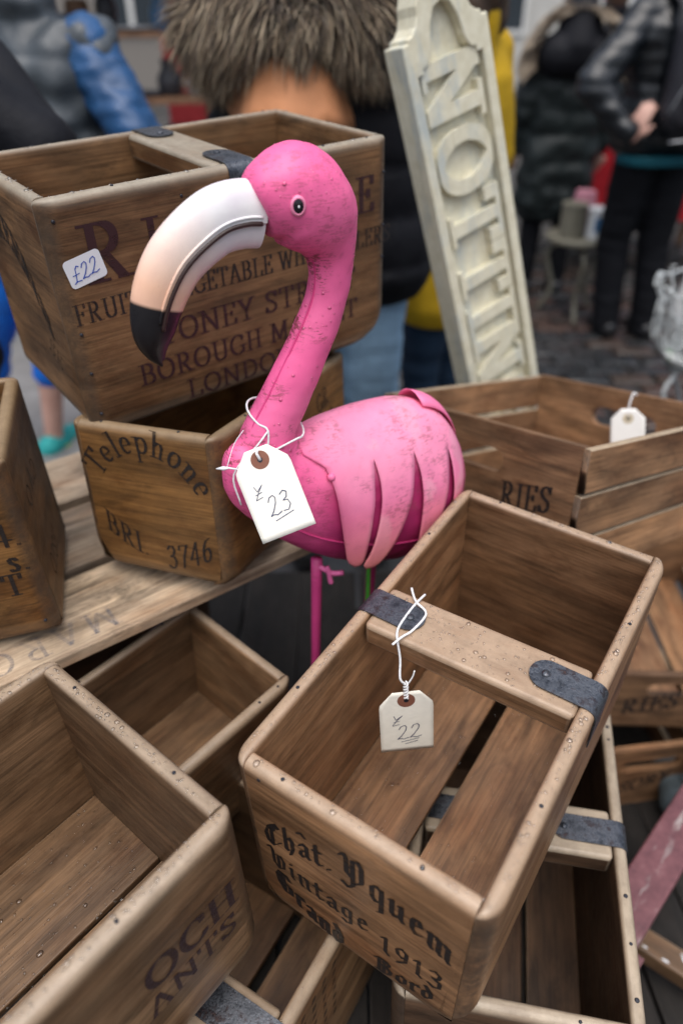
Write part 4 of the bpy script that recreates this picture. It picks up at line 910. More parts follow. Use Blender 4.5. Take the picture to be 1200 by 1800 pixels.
# ---------------------------------------------------------------- carved sign
def sign_mat():
    q = N('chipped_cream_paint'); c = q.coords(rnd=False); a = q.noise(q.coords((6, 6, 1.6), rnd=False), 3.2, 7, .7); b = q.noise(c, 40, 6, .7); d = q.noise(c, 9, 4)
    col = q.ramp(b, [(.3, (.56, .52, .38)), (.7, (.72, .69, .55))])
    col = q.mix(q.ramp(a, [(.52, 0.0), (.66, .62)]), col, (.30, .38, .43)); col = q.mix(q.ramp(d, [(.6, 0.0), (.72, .55)]), col, (.50, .47, .36))
    col = q.mix(q.ramp(q.noise(c, 90, 6, .8), [(.66, 0.0), (.72, .8)]), col, (.22, .16, .10))
    q.bs(Base_Color=col, Roughness=.62); q.bump(q.math('ADD', b, a), .35, .003); return q.m
SIGN = sign_mat()
SG = 1.13
S = empty('carved_sign', (.3398 * SG, 1.3084 * SG, 1.5 - (1.5 - .7658) * SG), (-8.31, -14.12, 37.08), 'cream carved wooden station style sign reading NOTTING downwards, leaning behind the crates', 'sign')
def prism(name, outline, y0, y1, mat, parent):
    n = len(outline); vs = [(x, y0, z) for x, z in outline] + [(x, y1, z) for x, z in outline]
    fs = [tuple(range(n)), tuple(range(2 * n - 1, n - 1, -1))] + [(i, n + i, n + (i + 1) % n, (i + 1) % n) for i in range(n)]
    o = pd(name, vs, fs, mat, parent); bm = bmesh.new(); bm.from_mesh(o.data); bmesh.ops.recalc_face_normals(bm, faces=bm.faces); bm.to_mesh(o.data); bm.free()
    b = o.modifiers.new('b', 'BEVEL'); b.width = .0022; b.segments = 2; b.limit_method = 'ANGLE'; return o
zb, zt, hw = -.60, .72, .085
def top_prof(hw, zt, k=1.0):
    r = [(hw, zt), (hw - .012 * k, zt), (hw - .012 * k, zt + .006)]
    r += [(hw - .012 * k - .026 * math.sin(rad(a)) , zt + .006 + .034 * (1 - math.cos(rad(a)))) for a in (20, 45, 70, 90)]
    r += [(.035 * k, zt + .062), (.03 * k, zt + .085), (.0, zt + .1)]
    return r
tp = top_prof(hw, zt); full = [(-hw, zb), (hw, zb)] + tp + [(-x, z) for x, z in tp[-2::-1]]
prism('back_board', [(x * .985, z) for x, z in full], -.004, .0225, SIGN, S)
ih = hw - .019; itp = [(ih, zt - .045), (ih - .012, zt - .045), (ih - .012, zt - .038)] + [(ih - .012 - .022 * math.sin(rad(a)), zt - .038 + .03 * (1 - math.cos(rad(a)))) for a in (25, 50, 75, 90)] + [(.026, zt + .012), (.016, zt + .03), (0, zt + .036)]
for sgn in (1, -1):
    outer = [(hw, zb)] + tp; inner = [(ih, zb)] + itp
    ol = [(sgn * x, z) for x, z in outer] + [(sgn * x, z) for x, z in inner[::-1]]
    prism('frame_moulding', ol if sgn > 0 else ol[::-1], -.0225, -.0042, SIGN, S)
BOLD = (.2, .085, 0)
S.scale = (SG, SG, SG)
zc = .697
for ch in 'NOTTING':
    adv = SER[ch][0]; w = (adv + .02) * .113
    zc -= w / 2; pcs = pieces(ch, SER, .108, BOLD, track=0.0, xs=1.0)
    ink('letter', pcs, SIGN, S, x=-.055, z=zc, y=-.0045, roll=-90, depth=.014, step=8e-5); zc -= w / 2 + .004
# ---------------------------------------------------------------- people (seen from behind, out of focus)
def cap(p0, r0, p1, r1, n=12, sy=1.0):
    """closed tapered capsule; sy flattens it front to back"""
    p0, p1 = Vector(p0), Vector(p1); t = (p1 - p0); L = t.length; t = t.normalized() if L > 1e-6 else Vector((0, 0, 1))
    u = t.orthogonal().normalized(); w = t.cross(u); vs, fs = [], []; rows = []
    for e in (-75, -45, -15): rows.append((p0 + t * r0 * math.sin(rad(e)), r0 * math.cos(rad(e))))
    for e in (15, 45, 75): rows.append((p1 + t * r1 * math.sin(rad(e)), r1 * math.cos(rad(e))))
    for c, r in rows:
        for k in range(n):
            q = u * math.cos(6.28319 * k / n) * r + w * math.sin(6.28319 * k / n) * r; q.y *= sy; vs.append(c + q)
    m = len(rows)
    for i in range(m - 1):
        for k in range(n): k2 = (k + 1) % n; fs.append((i * n + k, i * n + k2, (i + 1) * n + k2, (i + 1) * n + k))
    fs.append(tuple(range(n))[::-1]); fs.append(tuple((m - 1) * n + k for k in range(n)))
    return vs, fs
def chain(*pr): return [cap(a[0], a[1], b[0], b[1]) for a, b in zip(pr, pr[1:])]
def fabric(name, col, rough=.75, bump=.4, scale=60.0, spec=.2, sheen=.0, var=.25):
    q = N(name); c = q.coords(rnd=False); a = q.noise(c, 7, 5); b = q.noise(c, scale, 5)
    q.bs(Base_Color=q.ramp(a, [(.3, tuple(x * (1 - var) for x in col)), (.7, tuple(x * (1 + var) for x in col))]), Roughness=rough)
    q.b.inputs['Specular IOR Level'].default_value = spec; q.b.inputs['Sheen Weight'].default_value = sheen; q.bump(q.math('ADD', a, q.math('MULTIPLY', b, .4)), bump, .012); return q.m
SKIN = N('skin'); SKIN.bs(Base_Color=SKIN.ramp(SKIN.noise(SKIN.coords(rnd=False), 12, 4), [(.3, (.44, .24, .19)), (.7, (.60, .36, .29))]), Roughness=.5); SKIN = SKIN.m
HAIRB = plain('brown_hair', (.05, .028, .016), .5, .4, 60, .5)
def hand(w, d, curl, sgn, s=1.0):
    """palm and five fingers from wrist w, pointing along d; curl = direction fingers bend to"""
    w, d, c = Vector(w), Vector(d).normalized(), Vector(curl).normalized(); side = d.cross(c).normalized() * sgn; out = []
    for i in range(4): out.append(cap(w + side * (-.024 + .016 * i) * s, .013 * s, w + d * .075 * s + side * (-.027 + .018 * i) * s, .0115 * s, 8))
    for i, ln in enumerate((.066, .076, .072, .056)):
        b = w + d * .078 * s + side * (-.027 + .018 * i) * s; k = b + (d * .95 + c * .25).normalized() * ln * .5 * s; out += [cap(b, .0095 * s, k, .0088 * s, 8), cap(k, .0088 * s, k + (d * .8 + c * .6).normalized() * ln * .5 * s, .0072 * s, 8)]
    tb_ = w + d * .022 * s - side * .028 * s; k = tb_ + (d * .7 - side * .7 + c * .2).normalized() * .035 * s; out += [cap(tb_, .013 * s, k, .0105 * s, 8), cap(k, .0105 * s, k + (d * .95 - side * .15 + c * .3).normalized() * .032 * s, .0085 * s, 8)]
    return out
def skeleton(h=1.7, arms=None, legs=None):
    k = h / 1.7; S_ = lambda p: Vector(p) * k
    J = dict(hipL=S_((-.09, 0, .90)), hipR=S_((.09, 0, .90)), kneeL=S_((-.1, .02, .49)), kneeR=S_((.1, .02, .49)), ankL=S_((-.105, -.02, .085)), ankR=S_((.105, -.02, .085)), shL=S_((-.175, 0, 1.41)), shR=S_((.175, 0, 1.41)), elL=S_((-.25, -.02, 1.13)), elR=S_((.25, -.02, 1.13)), wrL=S_((-.26, .06, .89)), wrR=S_((.26, .06, .89)), neck=S_((0, 0, 1.47)), head=S_((0, .02, 1.60)))
    for d in (arms or {}), (legs or {}):
        for a, b in d.items(): J[a] = Vector(b) * k
    J['k'] = k; return J
def body_caps(J, hands=True, hd=None):
    k = J['k']; out = []
    for s in 'LR':
        out += chain((J['hip' + s], .085 * k), (J['knee' + s], .055 * k), (J['ank' + s], .036 * k))
        a = J['ank' + s]; out += chain((a + Vector((0, -.03, -.04)) * k, .036 * k), (a + Vector((0, .10, -.05)) * k, .033 * k), (a + Vector((0, .16, -.058)) * k, .022 * k))
        out += chain((J['sh' + s], .055 * k), (J['el' + s], .04 * k), (J['wr' + s], .026 * k))
        d = (J['wr' + s] - J['el' + s]).normalized(); cv = (hd or {}).get(s, ((d.x, d.y, d.z), (0, 1, 0)))
        out += hand(J['wr' + s], cv[0], cv[1], 1 if s == 'L' else -1, k)
    for x in (-.07, .07): out += [cap((x * k, 0, .93 * k), .10 * k, (x * .8 * k, 0, 1.1 * k), .09 * k), cap((x * .8 * k, 0, 1.1 * k), .09 * k, (x * 1.15 * k, 0, 1.32 * k), .105 * k)]
    out += [cap(J['shL'], .055 * k, J['shR'], .055 * k), cap(J['neck'] - Vector((0, 0, .06)), .055 * k, J['neck'] + Vector((0, .01, .06)), .05 * k)]
    h = J['head']; out += [cap(h + Vector((0, .0, .03)) * k, .085 * k, h + Vector((0, -.02, .035)) * k, .085 * k), cap(h + Vector((0, .03, -.06)) * k, .058 * k, h + Vector((0, .035, .0)) * k, .07 * k)]
    out += [cap(h + Vector((0, .095, -.005)) * k, .012 * k, h + Vector((0, .112, -.03)) * k, .014 * k, 8), cap(h + Vector((-.02, .088, -.058)) * k, .008 * k, h + Vector((.02, .088, -.058)) * k, .008 * k, 8)]
    for sx in (-1, 1): out += [cap(h + Vector((sx * .085, -.0, .0)) * k, .016 * k, h + Vector((sx * .088, -.005, -.035)) * k, .011 * k, 8), cap(h + Vector((sx * .032, .082, .012)) * k, .013 * k, h + Vector((sx * .034, .083, .012)) * k, .013 * k, 8)]
    return out
def wrinkle(amp=.006, f=9.0):
    def fn(v, n): v.co += n * amp * noise.noise(v.co * f)
    return fn
def quilt(z0, pitch, amp, wr=.004):
    def fn(v, n): v.co += n * (amp * (abs(math.sin(math.pi * (v.co.z - z0) / pitch)) ** .6 - .5) + wr * noise.noise(v.co * 14))
    return fn
def person(label, loc, rz, J, group='people at the market', voxel=.014, hd=None, hair=HAIRB, hairlen=0.0):
    root = empty('person', loc, (0, 0, rz), label, 'person', group)
    me = remesh(body_caps(J, True, hd), voxel, 3); link('body', me, SKIN, root)
    k = J['k']; h = J['head']
    cs = [cap(h + Vector((0, -.03, .05)) * k, .098 * k, h + Vector((0, .02, .06)) * k, .095 * k), cap(h + Vector((0, -.045, -.03)) * k, .085 * k, h + Vector((0, -.05, .03)) * k, .095 * k)]
    if hairlen: cs += [cap(h + Vector((sx * .06, -.05, 0)) * k, .06, h + Vector((sx * .07, -.06, -hairlen)), .045) for sx in (-1, 0, 1)]
    link('hair', remesh(cs, .012, 4, wrinkle(.008, 30)), hair, root)
    return root
def coat(root, J, mat, name='coat', hem=.78, infl=.045, sleeve=.075, cuff=.05, voxel=.013, post=None, sleeves=True, hipw=.1, collar=True):
    k = J['k']; cs = []
    for x in (-.085, -.03, .03, .085):
        cs += [cap((x * k * 1.1, -.0, 1.33 * k), .085 * k + infl, (x * k, 0, 1.1 * k), .082 * k + infl), cap((x * k, 0, 1.1 * k), .082 * k + infl, (x * k * (hipw / .085), 0, hem + .06 + infl), .095 * k + infl)]
    cs += [cap(J['shL'], .05 + infl * .7, J['shR'], .05 + infl * .7)]
    if collar: cs += [cap(J['neck'] - Vector((0, 0, .04)), .075 + infl * .5, J['neck'] + Vector((0, -.005, .03)), .075 + infl * .4)]
    if sleeves:
        for s in 'LR': cs += chain((J['sh' + s], sleeve), (J['el' + s], sleeve * .9), (J['wr' + s] - (J['wr' + s] - J['el' + s]).normalized() * .03, cuff))
    def p(v, n):
        if v.co.z < hem: v.co.z = hem + (v.co.z - hem) * .08
        if post: post(v, n)
    me = remesh(cs, voxel, 3, p); return link(name, me, mat, root)
def trousers(root, J, mat, name='trousers', wid=.1, kneew=.068, cuff=.055, cut=0.0, voxel=.013, post=None):
    cs = [cap((-.06, 0, .93 * J['k']), .11, (.06, 0, .93 * J['k']), .11)]
    for s in 'LR':
        a = J['ank' + s]; kn = J['knee' + s]; end = a + Vector((0, 0, -.02)) if not cut else kn.lerp(a, max(0, (kn.z - cut) / (kn.z - a.z)))
        cs += chain((J['hip' + s], wid), (kn, kneew), (end, cuff))
    def p(v, n):
        v.co += n * .006 * noise.noise(Vector((v.co.x * 8, v.co.y * 8, v.co.z * 26)))
        if post: post(v, n)
    return link(name, remesh(cs, voxel, 3, p), mat, root)
def shoes(root, J, mat, sole):
    for s in 'LR':
        a = J['ank' + s]; cs = chain((a + Vector((0, -.035, -.02)), .05), (a + Vector((0, .03, -.03)), .05), (a + Vector((0, .12, -.045)), .042), (a + Vector((0, .18, -.052)), .03))
        def p(v, n, z0=a.z - .078): v.co.z = max(v.co.z, z0)
        sh = link('shoe', remesh(cs, .009, 2, p), mat, root)
        mb = MB(); pts = [(.045 * math.cos(rad(t_)) * (1 if 0 < t_ < 180 else .85), .045 + .135 * math.sin(rad(t_))) for t_ in range(0, 360, 20)]; n = len(pts)
        vs = [(a.x + x, a.y + y + .02, a.z - .085) for x, y in pts] + [(a.x + x * 1.03, a.y + y + .02, a.z - .062) for x, y in pts]
        pd('sole', vs, [tuple(range(n))[::-1], tuple(range(n, 2 * n))] + [(i, (i + 1) % n, n + (i + 1) % n, n + i) for i in range(n)], sole, sh)
def fur_mat():
    q = N('fur_fibre'); q.bs(Base_Color=q.n('Attribute', dict(attribute_name='paint')).outputs['Color'], Roughness=.6); q.b.inputs['Sheen Weight'].default_value = .4; return q.m
FUR = fur_mat()
def fur(name, parent, fn, n, length, cols, down=.12, width=.0015):
    """fn(random) -> point, outward; many tapered fibres as one mesh"""
    vs, fs, cs = [], [], []; r = random.Random(5)
    for i in range(n):
        p, o = fn(r); p = Vector(p); o = Vector(o).normalized(); L = length * r.uniform(.55, 1.2)
        cl = noise.noise(p * 13) * 1.5; d = (o + Vector((cl + r.uniform(-.45, .45), noise.noise(p * 12 + Vector((0, 5, 0))) + r.uniform(-.35, .35), -down + noise.noise(p * 13 + Vector((9, 0, 0))) * 1.3))).normalized()
        s_ = d.cross(Vector((r.uniform(-1, 1), r.uniform(-1, 1), r.uniform(-1, 1)))).normalized() * width * r.uniform(.6, 1.3); b = len(vs)
        base, tip = cols; m = r.random()
        for j, (f, wf) in enumerate(((0, 1), (.4, .9), (.75, .55))):
            q = p + d * L * f + Vector((0, 0, -L * .45 * f * f)); vs += [q - s_ * wf, q + s_ * wf]; c = Vector(base[int(m * len(base)) % len(base)]).lerp(Vector(tip[int(m * 7) % len(tip)]), f ** 1.3); cs += [c, c]
        vs.append(p + d * L + Vector((0, 0, -L * .45))); cs.append(Vector(tip[int(m * 7) % len(tip)]))
        fs += [(b, b + 1, b + 3, b + 2), (b + 2, b + 3, b + 5, b + 4), (b + 4, b + 5, b + 6)]
    o = pd(name, vs, fs, FUR, parent); a = o.data.color_attributes.new('paint', 'FLOAT_COLOR', 'POINT')
    for j, c in enumerate(cs): a.data[j].color = (*c, 1)
    return o
BLACKC = fabric('black_coat_cloth', (0.0072, 0.0077, 0.011), .7); DENIM = fabric('light_blue_denim', (.23, .36, .50), .8, .5, 300); NAVY = fabric('dark_denim', (0.0096, 0.0224, 0.044), .8, .4, 300)
BLKT = fabric('black_trousers_cloth', (0.0039, 0.0044, 0.0066), .8); GREY = fabric('grey_quilted_nylon', (0.057, 0.069, 0.081), .45, .3, 80, .5); BLUE = fabric('blue_jacket_nylon', (0.0084, 0.0595, 0.168), .45, .4, 80, .5)
BRIGHT = fabric('bright_blue_stretch', (.01, .13, .55), .5); YEL = fabric('mustard_yellow_cloth', (.52, .32, .015), .75); GREEN = fabric('dark_green_puffer', (0.0066, 0.0121, 0.0127), .55, .4, 80, .4); LEATH = fabric('black_leather', (0.0066, 0.0088, 0.0121), .36, .5, 40, .6, 0)
ORANGE = fabric('orange_lining', (.52, .23, .11), .55, .3, 50); BLKS = plain('black_shoe', (.012, .012, .014), .35); SOLEW = plain('white_sole', (.6, .62, .62), .5); TEAL = fabric('teal_trainer_mesh', (.03, .30, .30), .5, .4, 200); LIME = plain('lime_flash', (.45, .70, .03), .4)
# fur hooded person behind the market crate
J = skeleton(1.68, arms=dict(elL=(-.27, .05, 1.13), wrL=(-.2, .2, .98), elR=(.27, .05, 1.13), wrR=(.2, .2, .98)), legs=dict(ankR=(.12, .0, .085)))
p2 = person('person in black coat with big fur trimmed hood, orange lining and light jeans', (-.015, 1.86, 0), 4, J)
coat(p2, J, BLACKC, hem=.86, infl=.06, post=quilt(.2, .11, .014)); trousers(p2, J, DENIM, wid=.105, kneew=.078, post=lambda v, n: None); shoes(p2, J, BLKS, BLKS)
def furfn(r):
    a = r.uniform(-25, 205); b = r.uniform(-80, 140); R, q = .155, .10
    d = Vector((-math.cos(rad(a)), -math.sin(rad(a)) * .8, 0)); o = d * math.cos(rad(b)) + Vector((0, 0, math.sin(rad(b))))
    return Vector((-.065, -.02, 1.465)) + d * R + Vector((0, 0, .03 * math.sin(rad(a)))) + o * q * .75, o
link('hood', remesh([cap((-.1, -.1, 1.42), .1, (.1, -.1, 1.42), .1), cap((-.15, 0, 1.46), .09, (-.1, -.1, 1.42), .1), cap((.15, 0, 1.46), .09, (.1, -.1, 1.42), .1), cap((0, -.08, 1.45), .11, (0, -.06, 1.58), .1)], .013, 3), BLACKC, p2)
fur('fur_trim', p2, furfn, 26000, .072, ([(.022, .014, .009), (.06, .040, .026), (.11, .078, .05)], [(.12, .075, .042), (.33, .235, .14), (.50, .40, .27), (.045, .028, .017)]))
vs, fs = [], []
for i in range(17):
    for k in range(7):
        a = rad(-8 + 196 * i / 16); f = k / 6; rr_ = .20 + .075 * f + .012 * math.sin(i * 1.9) * f
        vs.append((-.09 - math.cos(a) * rr_ * .52, -math.sin(a) * rr_ * .86 - .03, 1.43 - .10 * f - .045 * abs(math.sin(i * .62)) * f - .03 * math.sin(a)))
for i in range(16):
    for k in range(6): q = i * 7 + k; fs.append((q, q + 1, q + 8, q + 7))
o = pd('orange_lining', vs, fs, ORANGE, p2, smooth=True); m = o.modifiers.new('t', 'SOLIDIFY'); m.thickness = .008
# grey gilet, blue sleeves
J = skeleton(1.66, arms=dict(elR=(.36, -.10, 1.16), wrR=(.24, .12, 1.07), elL=(-.27, .02, 1.12), wrL=(-.2, .2, 1.05)), legs=dict(hipL=(-.18, 0, .9), hipR=(.0, 0, .9), kneeL=(-.42, .02, .49), kneeR=(-.2, .03, .49), ankR=(-.27, .02, .085), ankL=(-.52, .0, .085)))
p1 = person('person in grey quilted gilet over blue sleeves, with bare calves and teal trainers', (-.87, 2.42, 0), -12, J, voxel=.01)
coat(p1, J, GREY, 'gilet', hem=.82, infl=.05, sleeves=False, post=quilt(.0, .085, .009, .03)); trousers(p1, J, BRIGHT, 'capri_leggings', cut=.36, cuff=.062); shoes(p1, J, TEAL, SOLEW)
for s in 'LR':
    link('sleeve', remesh(chain((J['sh' + s], .088), (J['el' + s], .072), (J['wr' + s], .05)), .012, 3, lambda v, n: v.co.__iadd__(n * (.010 * noise.noise(v.co * 12) + .010 * noise.noise(Vector((v.co.x * 18, v.co.y * 18, v.co.z * 40)))))), BLUE, p1)
a = J['ankR']; pd('shoe_flash', [(a.x + .052, a.y - .02, a.z - .02), (a.x + .05, a.y + .05, a.z - .035), (a.x + .045, a.y + .1, a.z - .02), (a.x + .052, a.y + .03, a.z - .05)], [(0, 1, 2, 3)], LIME, p1)
o = pd('red_bag', *lathe([(.10, 0), (.13, .02), (.125, .16), (.09, .24), (.02, .25)], 18), fabric('red_bag_cloth', (.42, .012, .04), .5), None, (-.70, 2.55, .86), smooth=50); tag(o, 'crimson bag held beside the blue sleeve', 'bag')
# dark coated person at the far left edge
J = skeleton(1.72, arms=dict(elR=(.40, .0, 1.27), wrR=(.28, .2, 1.40), elL=(-.27, 0, 1.12)))
p0 = person('person in black coat at the far left edge, mostly out of the picture', (-.93, 1.36, 0), 8, J, voxel=.01); coat(p0, J, BLACKC, hem=.8, infl=.05, post=wrinkle(.012, 7)); trousers(p0, J, BLKT); shoes(p0, J, BLKS, BLKS)
# yellow coat
J = skeleton(1.64); p3 = person('person in mustard yellow coat and dark jeans, behind the cream sign', (.335, 2.35, 0), 56, J, hairlen=.1)
coat(p3, J, YEL, hem=.64, infl=.035, post=wrinkle(.012, 8)); trousers(p3, J, NAVY); shoes(p3, J, BLKS, BLKS)
# dark green puffer with fur hood
J = skeleton(1.50); p4 = person('person in long dark green puffer coat with beige fur hood', (1.20, 4.45, 0), -6, J)
coat(p4, J, GREEN, hem=.44, infl=.05, post=quilt(.1, .13, .009, .02)); trousers(p4, J, BLKT); shoes(p4, J, BLKS, BLKS)
link('hood', remesh([cap((-.09, -.1, 1.25), .11, (.09, -.1, 1.25), .11), cap((0, -.1, 1.29), .12, (0, -.06, 1.40), .11)], .014, 3), BLACKC, p4)
def fur4(r):
    a = r.uniform(-15, 195); o = Vector((math.cos(rad(a)), -.35, math.sin(rad(a)))); return Vector((0, -.10, 1.24)) + Vector((math.cos(rad(a)) * .2, r.uniform(-.04, .05), math.sin(rad(a)) * .19)), o
fur('fur_trim', p4, fur4, 6000, .085, ([(.16, .11, .075), (.24, .18, .12)], [(.42, .34, .25), (.30, .23, .16)]), 0.0, .006)
# leather jacket with a backpack, hand behind the back
J = skeleton(1.72, arms=dict(elL=(-.40, -.1, 1.17), wrL=(-.235, -.19, .985), elR=(.3, -.05, 1.13), wrR=(.26, .08, .9)), legs=dict(ankL=(-.06, .02, .085), ankR=(.13, -.02, .085), kneeL=(-.09, .06, .49)))
p5 = person('person in black leather jacket with one hand behind the back', (1.46, 3.72, 0), 6, J, voxel=.009, hd={'L': ((.35, -.15, .9), (.3, .3, .1)), 'R': ((0, .3, -.9), (0, 1, 0))})
coat(p5, J, LEATH, 'jacket', hem=.90, infl=.045, sleeve=.082, cuff=.055, post=quilt(.05, .06, .007, .012)); trousers(p5, J, BLKT, wid=.11, kneew=.085, cuff=.075); shoes(p5, J, BLKS, BLKS)
link('waistband', remesh([cap((-.06, -.02, .905), .135, (.06, -.02, .905), .135)], .014, 2, lambda v, n: setattr(v.co, 'z', .885 + max(-.02, min(.02, v.co.z - .905)))), fabric('teal_shirt', (.01, .09, .12), .6), p5)
BAGM = fabric('black_backpack_nylon', (.02, .02, .026), .5, .4, 150, .4); ZIP = plain('steel_zip', (.35, .36, .38), .35, metallic=.7)
bk_ = empty('backpack', (1.46, 3.72, 0), (0, 0, 6), 'black backpack with curved zip worn over the leather jacket', 'backpack')
def bgp(v, n): v.co.y = max(v.co.y, -.36) if v.co.y < -.2 else v.co.y
link('bag', remesh([cap((-.05, -.24, 1.10), .10, (-.04, -.22, 1.36), .10), cap((.09, -.24, 1.10), .10, (.07, -.22, 1.36), .10), cap((-.05, -.24, 1.10), .10, (.09, -.24, 1.10), .10), cap((0, -.22, 1.36), .11, (0, -.24, 1.08), .12)], .012, 4, bgp), BAGM, bk_)
link('front_pocket', remesh([cap((-.05, -.31, 1.08), .06, (-.05, -.30, 1.2), .06), cap((.08, -.31, 1.08), .06, (.07, -.30, 1.2), .06), cap((-.05, -.31, 1.08), .06, (.08, -.31, 1.08), .06), cap((0, -.31, 1.05), .06, (0, -.3, 1.18), .07)], .011, 3), BAGM, bk_)
pd('zip', *tube([(-.16, -.33, 1.10), (-.12, -.375, 1.22), (-.04, -.39, 1.245), (.04, -.385, 1.22), (.13, -.355, 1.24)], .006, 6, 5), ZIP, bk_, smooth=True); pd('zip', *tube([(-.15, -.37, 1.0), (0, -.385, 1.02), (.15, -.37, 1.05)], .005, 6, 4), ZIP, bk_, smooth=True)
for sx in (-1, 1): pd('shoulder_strap', *sweep(catmull([(sx * .07, -.2, 1.43), (sx * .1, -.06, 1.50), (sx * .12, .08, 1.44), (sx * .14, .12, 1.25)], 5), [(.03, .008)] * 16, 8, (0, 0, 1)), BAGM, bk_, smooth=True)
# pink hat far behind
J = skeleton(1.6); p6 = person('distant person in a bright pink woolly hat', (1.85, 6.0, 0), 0, J); coat(p6, J, BLACKC, hem=.7); trousers(p6, J, BLKT); shoes(p6, J, BLKS, BLKS)
link('hat', remesh([cap(J['head'] + Vector((0, -.01, .05)), .115, J['head'] + Vector((0, -.02, .09)), .1), cap(J['head'] + Vector((0, -.02, .2)), .04, J['head'] + Vector((0, -.02, .21)), .04)], .012, 3, wrinkle(.008, 40)), fabric('pink_wool', (.62, .02, .11), .8), p6)
J = skeleton(1.74); p7 = person('distant person in a dark jacket crossing behind the stalls', (.72, 7.2, 0), 40, J); coat(p7, J, fabric('dark_blue_cloth', (.02, .03, .05)), hem=.75); trousers(p7, J, BLKT); shoes(p7, J, BLKS, BLKS)
# ---------------------------------------------------------------- stalls and goods in the background
REDC = fabric('red_table_cloth', (.35, .012, .02), .7); CHINA = plain('white_china', (.66, .68, .70), .2, .08); TIN = plain('cream_tin', (.16, .15, .115), .4); TINB = plain('blue_label_tin', (.05, .16, .32), .35); ROSE = plain('rose_china', (.5, .22, .28), .3)
WOODB = plain('brown_shelf_wood', (.16, .085, .045), .6, .3, 12); DARK = plain('dark_goods', (.03, .03, .036), .5, .5, 6); GLASSY = plain('grey_glassware', (.35, .38, .42), .15, .3, 12); REDP = plain('red_panel', (.30, .02, .025), .6)
def stall(label, x0, x1, y0, y1, h, rz=0.0):
    root = empty('stall_table', ((x0 + x1) / 2, (y0 + y1) / 2, 0), (0, 0, rz), label, 'stall'); hx, hy = (x1 - x0) / 2, (y1 - y0) / 2
    mb = MB(); mb.box((-hx, -hy, h - .03), (hx, hy, h)); mb.build('table_top', WOODB, root)
    n = 60; vs, fs = [], []; per = []
    for i in range(n):
        t = i / n * 4; s_ = int(t); f = t - s_; P = [(-hx, -hy), (hx, -hy), (hx, hy), (-hx, hy), (-hx, -hy)]; a, b = P[s_], P[s_ + 1]; per.append((a[0] + (b[0] - a[0]) * f, a[1] + (b[1] - a[1]) * f))
    for z, k, wv in ((h + .003, 1.01, 0), (h - .2, 1.02, .015), (h - .42, 1.03, .03)):
        for i, (x, y_) in enumerate(per): vs.append((x * k + wv * math.sin(i * 1.7), y_ * k + wv * math.cos(i * 1.9), z))
    for r in range(2):
        for i in range(n): fs.append((r * n + i, (r + 1) * n + i, (r + 1) * n + (i + 1) % n, r * n + (i + 1) % n))
    fs.append(tuple(range(n))); pd('cloth', vs, fs, REDC, root, smooth=50)
    for sx in (-1, 1):
        for sy in (-1, 1): mb = MB(); mb.box((sx * (hx - .05) - .02, sy * (hy - .05) - .02, 0), (sx * (hx - .05) + .02, sy * (hy - .05) + .02, h - .031)); mb.build('leg', WOODB, root)
    return root
def goods(n, fx, fy, z, mats, group, lab):
    kinds = [('jug', [(.045, 0), (.06, .03), (.062, .08), (.04, .13), (.048, .17), (.044, .168)]), ('bowl', [(.035, 0), (.06, .02), (.085, .06), (.088, .075), (.08, .07)]), ('tin', [(.05, 0), (.052, .003), (.052, .12), (.054, .122), (.054, .135), (.02, .138)]), ('vase', [(.03, 0), (.05, .05), (.045, .12), (.02, .18), (.03, .21), (.026, .21)]), ('plate', [(.04, 0), (.1, .012), (.105, .018), (.05, .008)])]
    for i in range(n):
        nm, pr = kinds[i % 5]; pr = [(r * random.uniform(.9, 1.2), z_) for r, z_ in pr]
        o = pd(nm, *lathe(pr, 16), mats[i % len(mats)], None, (fx(i), fy(i), z), (0, 0, random.uniform(0, 360)), smooth=40); tag(o, lab % ({'white_china': 'white', 'rose_china': 'rose', 'grey_glassware': 'grey glass', 'cream_tin': 'cream', 'dark_goods': 'black', 'blue_label_tin': 'blue', 'brown_shelf_wood': 'brown'}[mats[i % len(mats)].name] + ' ' + nm), nm, group)
stall('red clothed stall table of china behind the leather jacket', 1.30, 2.5, 4.7, 5.5, .78)
goods(16, lambda i: 1.42 + (i % 8) * .14 + random.uniform(-.02, .02), lambda i: 4.85 + (i // 8) * .3, .785, [CHINA, ROSE, GLASSY, CHINA, TIN], 'china on the far stall', 'blurred %s among the china on the red clothed stall')
def shelf(label, loc, rz):
    root = empty('shelf_stand', loc, (0, 0, rz), label, 'shelf', None)
    for x in (-.5, .5):
        for y_ in (-.15, .15): mb = MB(); mb.box((x - .025, y_ - .025, 0), (x + .025, y_ + .025, 1.62)); mb.build('post', WOODB, root)
    for z in (.3, .7, 1.02, 1.32): mb = MB(); mb.box((-.52, -.17, z), (.52, .17, z + .025)); mb.build('shelf_board', WOODB, root)
    mb = MB(); mb.box((-.62, -.24, 1.6), (.62, .24, 1.66)); mb.build('canopy_board', DARK, root); return root
SH = shelf('wooden shelf stand full of small goods, between the blue sleeve and the fur hood', (-1.22, 4.55, 0), 12)
for r, z in enumerate((.726, 1.046, 1.346)):
    goods(7, lambda i: -1.22 - .42 + i * .14, lambda i: 4.55 - .06 + i * .03, z, [GLASSY, DARK, CHINA, TINB, WOODB][r:] + [DARK], 'goods on the shelf stand', 'blurred %s on the ' + ('lowest filled', 'middle', 'top')[r] + ' board of the shelf stand')
stall('long stall table with a red cloth behind the grey gilet', -2.4, -.5, 3.7, 4.2, .76)
goods(20, lambda i: -1.5 + (i % 10) * .1 + random.uniform(-.02, .02), lambda i: 3.85 + (i // 10) * .2, .765, [CHINA, GLASSY, DARK, ROSE, TINB], 'goods on the left stall', 'blurred %s on the long red clothed stall behind the gilet')
